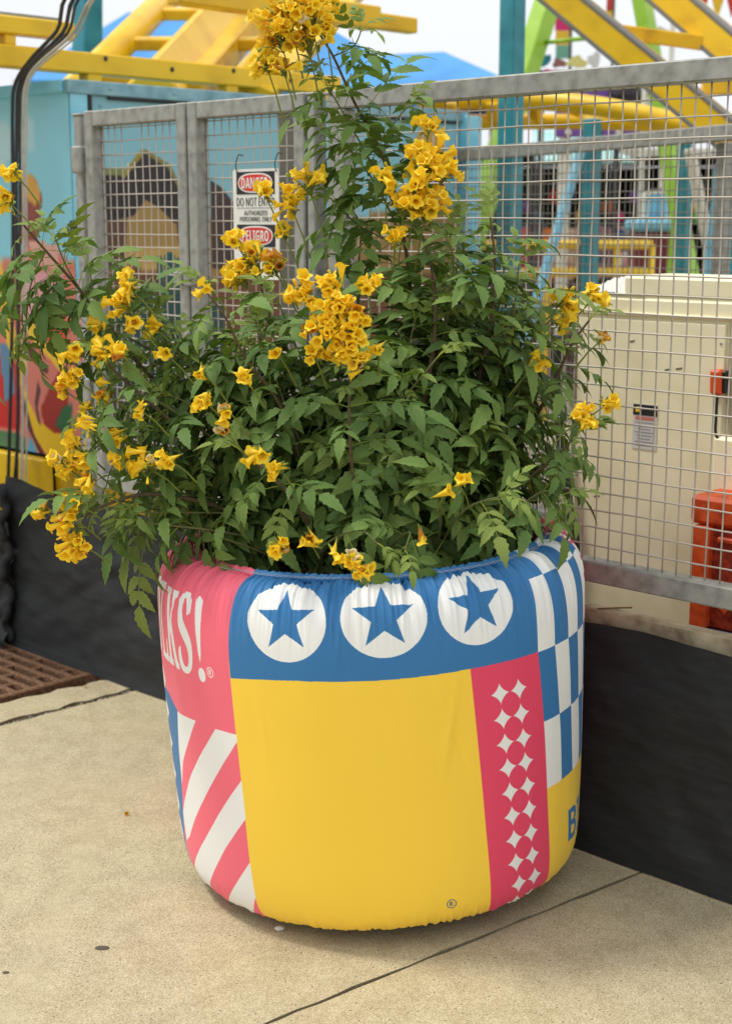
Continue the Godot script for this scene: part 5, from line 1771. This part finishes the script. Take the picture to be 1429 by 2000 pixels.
func build_shrub() -> void:
	var root := thing("flowering_shrub", "leafy green shrub with yellow trumpet flowers growing in the planter", "shrub", Vector3(PX0, 0.76, -PD))
	var ginv := root.global_transform.affine_inverse()
	var lm := leaf_material()
	var greens := [Color(0.225, 0.35, 0.09), Color(0.180, 0.30, 0.08), Color(0.265, 0.39, 0.095), Color(0.148, 0.25, 0.072), Color(0.32, 0.43, 0.10), Color(0.28, 0.36, 0.085)]
	var leaves := []          # [mesh]
	for i in 15:
		leaves.append(compound_leaf(500 + i, [2, 3, 3, 2, 3][i % 5], 1.0, greens[[0, 1, 0, 3, 2][i % 5] if i != 9 else 5]))
	var young := []
	for i in 4:
		young.append(compound_leaf(560 + i, 2, 0.62, greens[4]))
	var bark := worn(c8(66, 54, 38), c8(92, 76, 54), c8(118, 100, 72), 6.0, 0.85, 0.0, 161, 0.03)
	var twig := worn(c8(78, 84, 40), c8(96, 100, 52), c8(116, 112, 66), 6.0, 0.7, 0.0, 163, 0.03)
	var centre := Vector3(PX0, 1.05, -PD)
	var spots := []           # [transform, mesh]
	var grow := func(pts: Array, r0: float, r1: float, from: float, step: float, size: float, mat: Material, tip := true):
		var path := spline(pts, 8)
		var s := mb(true)
		tube(s, path, r0 * 0.72, r1 * 0.8, 7)
		wpart("branch", s, mat, root)
		var len_ := 0.0
		for i in range(1, path.size()): len_ += path[i].distance_to(path[i - 1])
		var run := 0.0
		var next := len_ * from
		var turn := rng.randf() * TAU
		for i in range(1, path.size()):
			var seg: float = path[i].distance_to(path[i - 1])
			while run + seg >= next:
				var p: Vector3 = path[i - 1].lerp(path[i], (next - run) / seg)
				var t: Vector3 = (path[i] - path[i - 1]).normalized()
				var sx := t.cross(Vector3(0.21, 0.37, 0.9)).normalized().rotated(t, turn)
				for sg in [-1, 1]:
					if rng.randf() < 0.10: continue
					var side: Vector3 = sx * sg
					var out := (p - centre)
					out.y *= 0.4
					out = out.normalized()
					var dir := (side * 0.9 + t * 0.45 + out * 0.35 + Vector3(0, -0.15, 0)).normalized()
					var upv := (Vector3(0, 0.75, 0) + out * 0.65 + Vector3(rng.randf() - 0.5, rng.randf() - 0.5, rng.randf() - 0.5) * 0.8).normalized()
					var sc := size * rng.randf_range(0.66, 1.12)
					var frac := next / len_
					if frac > 0.9: sc *= 0.75
					var ms: Mesh = leaves[rng.randi() % 15] if frac < 0.93 else young[rng.randi() % 4]
					spots.append([Transform3D(face_along(dir, upv).scaled(Vector3.ONE * sc), p), ms])
				turn += PI / 2 + rng.randf_range(-0.3, 0.3)
				next += step * rng.randf_range(0.8, 1.25)
			run += seg
		if tip:
			for k in 3:
				var t: Vector3 = (path[-1] - path[-2]).normalized()
				var dir := (t + Vector3(rng.randf() - 0.5, rng.randf() - 0.3, rng.randf() - 0.5) * 1.2).normalized()
				spots.append([Transform3D(face_along(dir, Vector3(0.1, 1, 0.4)).scaled(Vector3.ONE * size * 0.9), path[-1]), young[k]])
	var V := func(a):
		var o := []
		for p in a: o.append(at_d(p[0], p[1], p[2]))
		return o
	# named stems of the photograph: points (column, row, distance)
	var stems := [
		[[[760, 1075, 3.5], [770, 820, 3.55], [800, 620, 3.6], [788, 460, 3.6], [745, 300, 3.6], [692, 200, 3.6], [648, 105, 3.6], [612, 50, 3.58]], 0.009, 0.003, 0.36, 0.038, 0.92],
		[[[700, 1075, 3.45], [650, 860, 3.5], [575, 710, 3.55], [520, 600, 3.6], [508, 530, 3.6]], 0.010, 0.003, 0.30, 0.06, 0.85],
		[[[800, 1075, 3.5], [900, 860, 3.45], [952, 660, 3.4], [966, 530, 3.4], [957, 425, 3.4]], 0.010, 0.003, 0.25, 0.042, 0.95],
		[[[780, 1075, 3.4], [822, 820, 3.35], [848, 660, 3.35], [845, 540, 3.4], [825, 460, 3.42]], 0.010, 0.003, 0.25, 0.045, 0.95],
		[[[640, 1075, 3.5], [480, 900, 3.5], [330, 770, 3.48], [245, 680, 3.46], [160, 570, 3.44], [90, 490, 3.42], [30, 420, 3.42]], 0.009, 0.003, 0.28, 0.032, 0.92],
		[[[600, 1080, 3.4], [450, 940, 3.35], [330, 820, 3.3], [240, 740, 3.28], [205, 700, 3.28]], 0.009, 0.003, 0.25, 0.045, 0.9],
		[[[620, 1080, 3.4], [440, 995, 3.3], [300, 965, 3.24], [210, 985, 3.2], [165, 1010, 3.2]], 0.009, 0.003, 0.25, 0.045, 0.88],
		[[[320, 700, 3.46], [230, 650, 3.44], [150, 640, 3.43], [40, 626, 3.42], [-40, 600, 3.42]], 0.004, 0.002, 0.20, 0.045, 0.95],
		[[[830, 1075, 3.5], [980, 910, 3.48], [1065, 780, 3.46], [1112, 680, 3.45], [1150, 625, 3.45]], 0.010, 0.003, 0.25, 0.05, 0.9],
		[[[840, 1075, 3.4], [980, 970, 3.38], [1075, 900, 3.34], [1125, 850, 3.32]], 0.009, 0.003, 0.25, 0.042, 0.9],
		[[[720, 1085, 3.3], [692, 950, 3.2], [682, 820, 3.17], [684, 740, 3.17]], 0.008, 0.003, 0.2, 0.042, 0.92],
		[[[640, 1085, 3.3], [575, 980, 3.2], [530, 930, 3.14], [470, 880, 3.12]], 0.008, 0.003, 0.2, 0.045, 0.85],
		[[[740, 1095, 3.25], [775, 1055, 3.12], [800, 1040, 3.06], [790, 1075, 3.02]], 0.005, 0.002, 0.15, 0.035, 0.9],
		[[[850, 1090, 3.3], [885, 1020, 3.16], [925, 985, 3.1], [980, 970, 3.08]], 0.005, 0.002, 0.15, 0.04, 0.9],
		[[[850, 1095, 3.3], [860, 1010, 3.15], [850, 960, 3.1]], 0.005, 0.002, 0.2, 0.04, 0.8],
		[[[560, 1100, 3.3], [490, 1070, 3.2], [430, 1050, 3.14]], 0.005, 0.002, 0.2, 0.045, 0.65],
		[[[560, 1090, 3.5], [420, 1040, 3.42], [330, 1030, 3.36], [250, 1060, 3.32]], 0.007, 0.002, 0.2, 0.042, 0.9],
		[[[900, 1080, 3.4], [1000, 1000, 3.3], [1060, 960, 3.26], [1090, 970, 3.24]], 0.006, 0.002, 0.2, 0.04, 0.9],
		[[[640, 1085, 3.4], [560, 820, 3.3], [480, 700, 3.28], [440, 620, 3.28], [395, 560, 3.28]], 0.008, 0.002, 0.25, 0.05, 0.85],
		[[[480, 900, 3.45], [360, 700, 3.5], [330, 640, 3.5], [300, 620, 3.5]], 0.006, 0.002, 0.2, 0.05, 0.85],
		[[[760, 1075, 3.5], [720, 760, 3.6], [700, 600, 3.62], [700, 520, 3.62], [705, 470, 3.62]], 0.007, 0.002, 0.45, 0.06, 0.9],
		[[[880, 900, 3.45], [980, 700, 3.42], [1005, 590, 3.42], [1012, 520, 3.42]], 0.007, 0.002, 0.3, 0.042, 0.95],
		[[[820, 850, 3.45], [870, 640, 3.42], [885, 540, 3.42], [880, 480, 3.42]], 0.007, 0.002, 0.3, 0.042, 0.95],
		[[[480, 900, 3.4], [300, 780, 3.3], [230, 780, 3.26], [190, 810, 3.26]], 0.006, 0.002, 0.2, 0.045, 0.9],
		[[[900, 860, 3.5], [1010, 700, 3.55], [1060, 640, 3.55], [1090, 610, 3.55]], 0.006, 0.002, 0.2, 0.05, 0.85],
		[[[790, 480, 3.62], [745, 380, 3.64], [690, 300, 3.64], [640, 260, 3.64]], 0.004, 0.002, 0.2, 0.034, 0.95],
		[[[770, 400, 3.6], [715, 300, 3.56], [670, 220, 3.55], [640, 170, 3.55]], 0.004, 0.002, 0.1, 0.034, 0.9],
		[[[745, 300, 3.6], [770, 240, 3.58], [800, 205, 3.58]], 0.003, 0.002, 0.1, 0.03, 0.85],
		[[[650, 110, 3.6], [690, 90, 3.6], [705, 60, 3.6]], 0.003, 0.002, 0.2, 0.04, 0.8],
		[[[780, 480, 3.6], [700, 440, 3.58], [660, 400, 3.57]], 0.003, 0.002, 0.1, 0.03, 0.9],
		[[[160, 570, 3.44], [130, 520, 3.42], [110, 470, 3.42]], 0.003, 0.002, 0.1, 0.03, 0.9],
		[[[245, 680, 3.46], [190, 590, 3.42], [175, 520, 3.41]], 0.003, 0.002, 0.1, 0.03, 0.95],
		[[[90, 490, 3.42], [60, 560, 3.4], [50, 650, 3.4]], 0.003, 0.002, 0.1, 0.04, 0.9],
		[[[850, 900, 3.5], [890, 640, 3.55], [905, 520, 3.55], [900, 440, 3.55]], 0.007, 0.002, 0.3, 0.05, 0.9],
		[[[450, 940, 3.4], [300, 880, 3.35], [220, 860, 3.3], [180, 880, 3.28]], 0.006, 0.002, 0.2, 0.048, 0.85],
		[[[620, 1095, 3.25], [640, 1060, 3.1], [700, 1035, 3.02], [735, 1060, 2.99]], 0.004, 0.002, 0.3, 0.05, 0.75],
	]
	for q in stems:
		grow.call(V.call(q[0]), q[1], q[2], q[3], q[4], q[5], bark if q[1] > 0.007 else twig)
	# more stems that fill the crown: (column, row, radii, distance, depth, how many)
	var fill := [[820, 770, 250, 230, 3.5, 0.36, 17], [430, 850, 200, 180, 3.48, 0.32, 12], [650, 970, 330, 100, 3.4, 0.34, 11], [600, 740, 140, 100, 3.5, 0.24, 4], [900, 620, 120, 110, 3.52, 0.22, 5], [960, 910, 130, 120, 3.45, 0.24, 6], [700, 880, 240, 140, 3.3, 0.2, 6], [610, 660, 200, 90, 3.5, 0.2, 3], [880, 570, 130, 100, 3.5, 0.2, 7], [330, 770, 120, 130, 3.45, 0.2, 6], [260, 960, 110, 100, 3.3, 0.18, 5], [1030, 790, 80, 150, 3.45, 0.2, 6], [490, 650, 120, 90, 3.45, 0.15, 7], [360, 660, 90, 80, 3.45, 0.12, 4], [960, 620, 80, 110, 3.42, 0.15, 4]]
	for f in fill:
		for i in f[6]:
			var g := rng.randf() * TAU
			var el := rng.randf_range(-1.0, 1.0)
			var k := pow(rng.randf(), 0.45)
			var col: float = f[0] + cos(g) * sqrt(1.0 - el * el) * f[2] * k
			var row: float = f[1] + el * f[3] * k
			var d: float = f[4] + sin(g) * sqrt(1.0 - el * el) * f[5] * k
			var base := Vector3(PX0 + rng.randf_range(-0.2, 0.2), 0.76, -PD + rng.randf_range(-0.18, 0.2))
			var tip := at_d(col, row, d)
			var mid := base.lerp(tip, 0.5) + Vector3(rng.randf_range(-0.06, 0.06), 0.06, rng.randf_range(-0.06, 0.06))
			grow.call([base, base.lerp(mid, 0.5) + Vector3(0, 0.03, 0), mid, tip], 0.007, 0.002, 0.3, 0.048, 0.88, twig)
	# leaves: the nearest are single parts, the others one mass
	var kept := []
	for q in spots:
		var p: Vector3 = q[0].origin
		var rel := Vector2(p.x - PX0, p.z + PD).length()
		if rel < 0.56 and p.y < 0.80: continue
		# few leaves hang over the front of the rim
		if p.z > -PD + 0.16 and p.y < 0.98 and rel < 0.6 and rng.randf() < 0.62: continue
		if p.y < 0.92 and p.x < PX0 - 0.35 and rng.randf() < 0.72: continue
		if p.z > -PD + 0.30 and p.y < 0.92 and rng.randf() < 0.6: continue
		kept.append(q)
	kept.sort_custom(func(a, b): return a[0].origin.distance_to(EYE) < b[0].origin.distance_to(EYE))
	print("compound leaves ", kept.size())
	var mass := SurfaceTool.new()
	mass.begin(Mesh.PRIMITIVE_TRIANGLES)
	for i in kept.size():
		if i < 300:
			part("leaf", kept[i][1], lm, root, ginv * (kept[i][0] as Transform3D))
		else:
			mass.append_from(kept[i][1], 0, ginv * (kept[i][0] as Transform3D))
	var fo := part("foliage", mass.commit(), lm, root)
	fo.set_meta("kind", "stuff")
	# flowers
	var fm := plain(Color.WHITE, 0.55)
	fm.vertex_color_use_as_albedo = true
	fm.backlight_enabled = true
	fm.backlight = Color(0.7, 0.7, 0.7)
	fm.cull_mode = BaseMaterial3D.CULL_DISABLED
	var yel := Color(1.0, 0.695, 0.022)
	var fresh := []
	for i in 6: fresh.append(trumpet(700 + i, [1.0, 0.95, 0.8, 1.0, 0.6, 0.9][i], yel * [1.0, 0.96, 1.02, 0.92, 0.98, 1.0][i]))
	var faded := [trumpet(720, 0.5, Color(0.72, 0.33, 0.012), 0.036), trumpet(721, 0.3, Color(0.60, 0.24, 0.02), 0.034)]
	var pale := trumpet(724, 0.8, Color(0.72, 0.60, 0.32), 0.030)
	var buds := [bud_mesh(0.018, Color(0.62, 0.5, 0.02)), bud_mesh(0.012, Color(0.34, 0.40, 0.03)), bud_mesh(0.024, yel)]
	# clusters: column, row, distance, flowers, radius in photograph pixels, faded share
	var cl := [[560, 25, 3.56, 26, 62, 0.04], [605, 30, 3.56, 22, 52, 0.06], [545, 75, 3.55, 18, 50, 0.1], [600, 85, 3.57, 14, 46, 0.25], [635, 60, 3.57, 6, 30, 0.0], [518, 125, 3.55, 11, 32, 0.1], [552, 135, 3.55, 6, 34, 0.5], [838, 252, 3.5, 5, 30, 0.0], [835, 325, 3.46, 20, 58, 0.0], [865, 340, 3.46, 7, 36, 0.0], [790, 400, 3.44, 18, 48, 0.0], [835, 410, 3.44, 16, 46, 0.0], [815, 365, 3.44, 12, 46, 0.0], [772, 462, 3.42, 5, 24, 0.0], [755, 345, 3.46, 4, 30, 0.0],
		[600, 360, 3.56, 9, 46, 0.0], [565, 400, 3.55, 8, 42, 0.0], [515, 378, 3.55, 4, 22, 0.0], [550, 455, 3.55, 5, 28, 0.0], [490, 515, 3.52, 16, 42, 0.1], [530, 520, 3.52, 12, 36, 0.2], [455, 470, 3.53, 5, 26, 0.0], [535, 515, 3.5, 7, 30, 0.6], [470, 550, 3.5, 7, 40, 0.0],
		[248, 560, 3.36, 10, 32, 0.0], [240, 600, 3.35, 8, 30, 0.0], [258, 632, 3.34, 5, 24, 0.2], [205, 690, 3.3, 7, 32, 0.0], [150, 690, 3.3, 5, 36, 0.1], [142, 740, 3.28, 5, 26, 0.0], [205, 770, 3.3, 7, 34, 0.2], [165, 800, 3.3, 3, 20, 0.2], [232, 855, 3.24, 4, 26, 0.1], [140, 872, 3.28, 6, 28, 0.1], [150, 905, 3.27, 9, 40, 0.25], [285, 915, 3.2, 8, 44, 0.2], [240, 900, 3.22, 3, 24, 0.1],
		[145, 985, 3.2, 8, 30, 0.1], [130, 1015, 3.2, 9, 36, 0.25], [148, 1065, 3.19, 10, 34, 0.3], [85, 1000, 3.2, 3, 22, 0.2], [590, 575, 3.22, 10, 36, 0.05], [650, 560, 3.22, 10, 38, 0.05], [720, 560, 3.24, 5, 26, 0.0], [655, 610, 3.18, 13, 44, 0.1], [690, 620, 3.18, 12, 40, 0.1], [675, 665, 3.17, 16, 44, 0.2], [640, 645, 3.17, 10, 40, 0.1], [698, 715, 3.16, 7, 32, 0.1], [612, 695, 3.18, 4, 22, 0.3], [738, 682, 3.16, 2, 12, 0.0],
		[475, 740, 3.14, 3, 16, 0.0], [398, 785, 3.12, 4, 24, 0.3], [435, 842, 3.12, 2, 14, 1.0], [498, 896, 3.08, 3, 18, 0.0], [542, 915, 3.07, 4, 20, 0.2], [1100, 590, 3.42, 9, 36, 0.1], [1160, 585, 3.42, 6, 30, 0.1], [1095, 630, 3.42, 4, 22, 0.0], [1048, 715, 3.38, 4, 22, 0.1], [1140, 820, 3.3, 8, 34, 0.0], [1186, 790, 3.3, 4, 20, 0.0], [1180, 660, 3.42, 3, 18, 1.0], [190, 640, 3.36, 3, 26, 0.0], [120, 760, 3.28, 3, 22, 0.1], [235, 700, 3.26, 3, 24, 0.2], [175, 840, 3.24, 4, 30, 0.1], [320, 690, 3.3, 2, 20, 0.0], [270, 800, 3.2, 3, 24, 0.3], [330, 900, 3.16, 3, 22, 0.2], [110, 905, 3.24, 4, 26, 0.3], [600, 640, 3.18, 3, 26, 0.3], [440, 800, 3.1, 3, 22, 0.6], [170, 940, 3.2, 3, 24, 0.4], [545, 1072, 3.06, 6, 28, 0.4], [600, 1062, 3.05, 3, 24, 0.7], [655, 1082, 2.98, 2, 14, 0.0], [690, 1100, 2.96, 5, 24, 0.15], [712, 1120, 2.95, 4, 18, 0.2],
		[905, 945, 3.06, 2, 16, 0.0], [872, 962, 3.06, 1, 8, 0.0], [825, 1045, 3.04, 2, 20, 0.2], [22, 335, 3.42, 3, 20, 0.0], [12, 392, 3.42, 7, 34, 0.2], [405, 560, 3.28, 3, 30, 0.0], [395, 730, 3.2, 2, 14, 0.0], [540, 690, 3.2, 2, 24, 0.5], [300, 640, 3.42, 3, 24, 0.2]]
	var stalk_m := plain(c8(112, 122, 44), 0.7)
	var total := 0
	for c in cl:
		var mid := at_d(c[0], c[1], c[2] - 0.05)
		var rad: float = c[4] * c[2] / FL * 1.15
		var out := (mid - centre)
		out.y *= 0.5
		out = out.normalized()
		var root_p := mid - out * rad * 0.35 + Vector3(0, -rad * 0.15, 0)
		var st := mb(true)
		var fl := []
		var nb: int = 1 + c[3] / 3
		for i in int(c[3] * 1.45) + nb:
			var v := Vector3(rng.randfn(), rng.randfn(), rng.randfn()).normalized()
			if v.dot(out) < -0.35: v = v - out * v.dot(out) * 1.6
			v = v.normalized()
			var k := 0.35 + 0.65 * rng.randf()
			var tip := mid + v * rad * k
			var dir := (v * 1.0 + out * 0.30 + Vector3(0, -0.30, 0) + Vector3(rng.randf() - 0.5, rng.randf() - 0.5, rng.randf() - 0.5) * 0.9).normalized()
			var isbud: bool = i >= int(c[3] * 1.45)
			var len_ := 0.02 if isbud else 0.040
			var b := tip - dir * len_
			tube(st, [root_p, root_p.lerp(b, 0.55) + Vector3(0, 0.006, 0), b], 0.0014, 0.0009, 4, false)
			fl.append([b, dir, isbud])
		tube(st, [root_p - out * 0.06 - Vector3(0, 0.05, 0), root_p - out * 0.03 - Vector3(0, 0.02, 0), root_p], 0.0024, 0.0016, 5, false)
		var cn := wpart("flower_cluster", st, stalk_m, root)
		var ci := cn.global_transform.affine_inverse()
		for f in fl:
			var ms: Mesh = fresh[rng.randi() % 6]
			if f[2]: ms = buds[rng.randi() % 3]
			elif rng.randf() < c[5]: ms = faded[rng.randi() % 2] if rng.randf() < 0.75 else pale
			var sc := rng.randf_range(0.74, 1.08)
			part("bud" if f[2] else "flower", ms, fm, cn, ci * Transform3D(face_along(f[1], Vector3(rng.randf() - 0.5, 1, rng.randf() - 0.5)).scaled(Vector3.ONE * sc), f[0]))
			total += 1
	print("flowers ", total)

# ---------------------------------------------------------------- litter
func build_small_things() -> void:
	var fm := plain(c8(222, 160, 20), 0.7)
	var k := 0
	for q in [[246, 1591, "fallen orange yellow blossom on the open concrete"], [163, 1344, "fallen yellow blossom beside the drain grate"]]:
		var p := at_y(q[0], q[1])
		var o := thing("fallen_flower", q[2], "flower", p, Basis(Vector3.UP, 0.6 + k), "blossoms dropped on the concrete")
		var t := trumpet(740 + k, 0.6, Color(0.75, 0.38, 0.01), 0.016)
		var m := plain(Color.WHITE, 0.6)
		m.vertex_color_use_as_albedo = true
		part("corolla", t, m, o, Transform3D(Basis(Vector3.RIGHT, 0.1).scaled(Vector3.ONE * 0.55), Vector3(0, 0.007, 0)))
		k += 1
	var pb := thing("pebble", "small white pebble at the foot of the planter", "pebble", at_y(546, 1818))
	var s := mb(true)
	ellipsoid(s, Vector3(0, 0.006, 0), Vector3(0.012, 0.006, 0.008))
	part("stone", fin(s), plain(c8(206, 202, 192), 0.7), pb)
	for q in [[200, 1852, 0.017, 0.010, "flattened dark spot of old gum on the concrete"], [12, 1900, 0.008, 0.005, "small black scrap lying near the picture's edge of the pavement"], [258, 1690, 0.0, 0.0, ""]]:
		if q[2] == 0.0: continue
		var g := thing("gum_spot", q[4], "litter", at_y(q[0], q[1]))
		var gs := mb(true)
		ellipsoid(gs, Vector3(0, 0.001, 0), Vector3(q[2], 0.0018, q[3]))
		part("blob", fin(gs), plain(c8(82, 76, 64), 0.8), g)
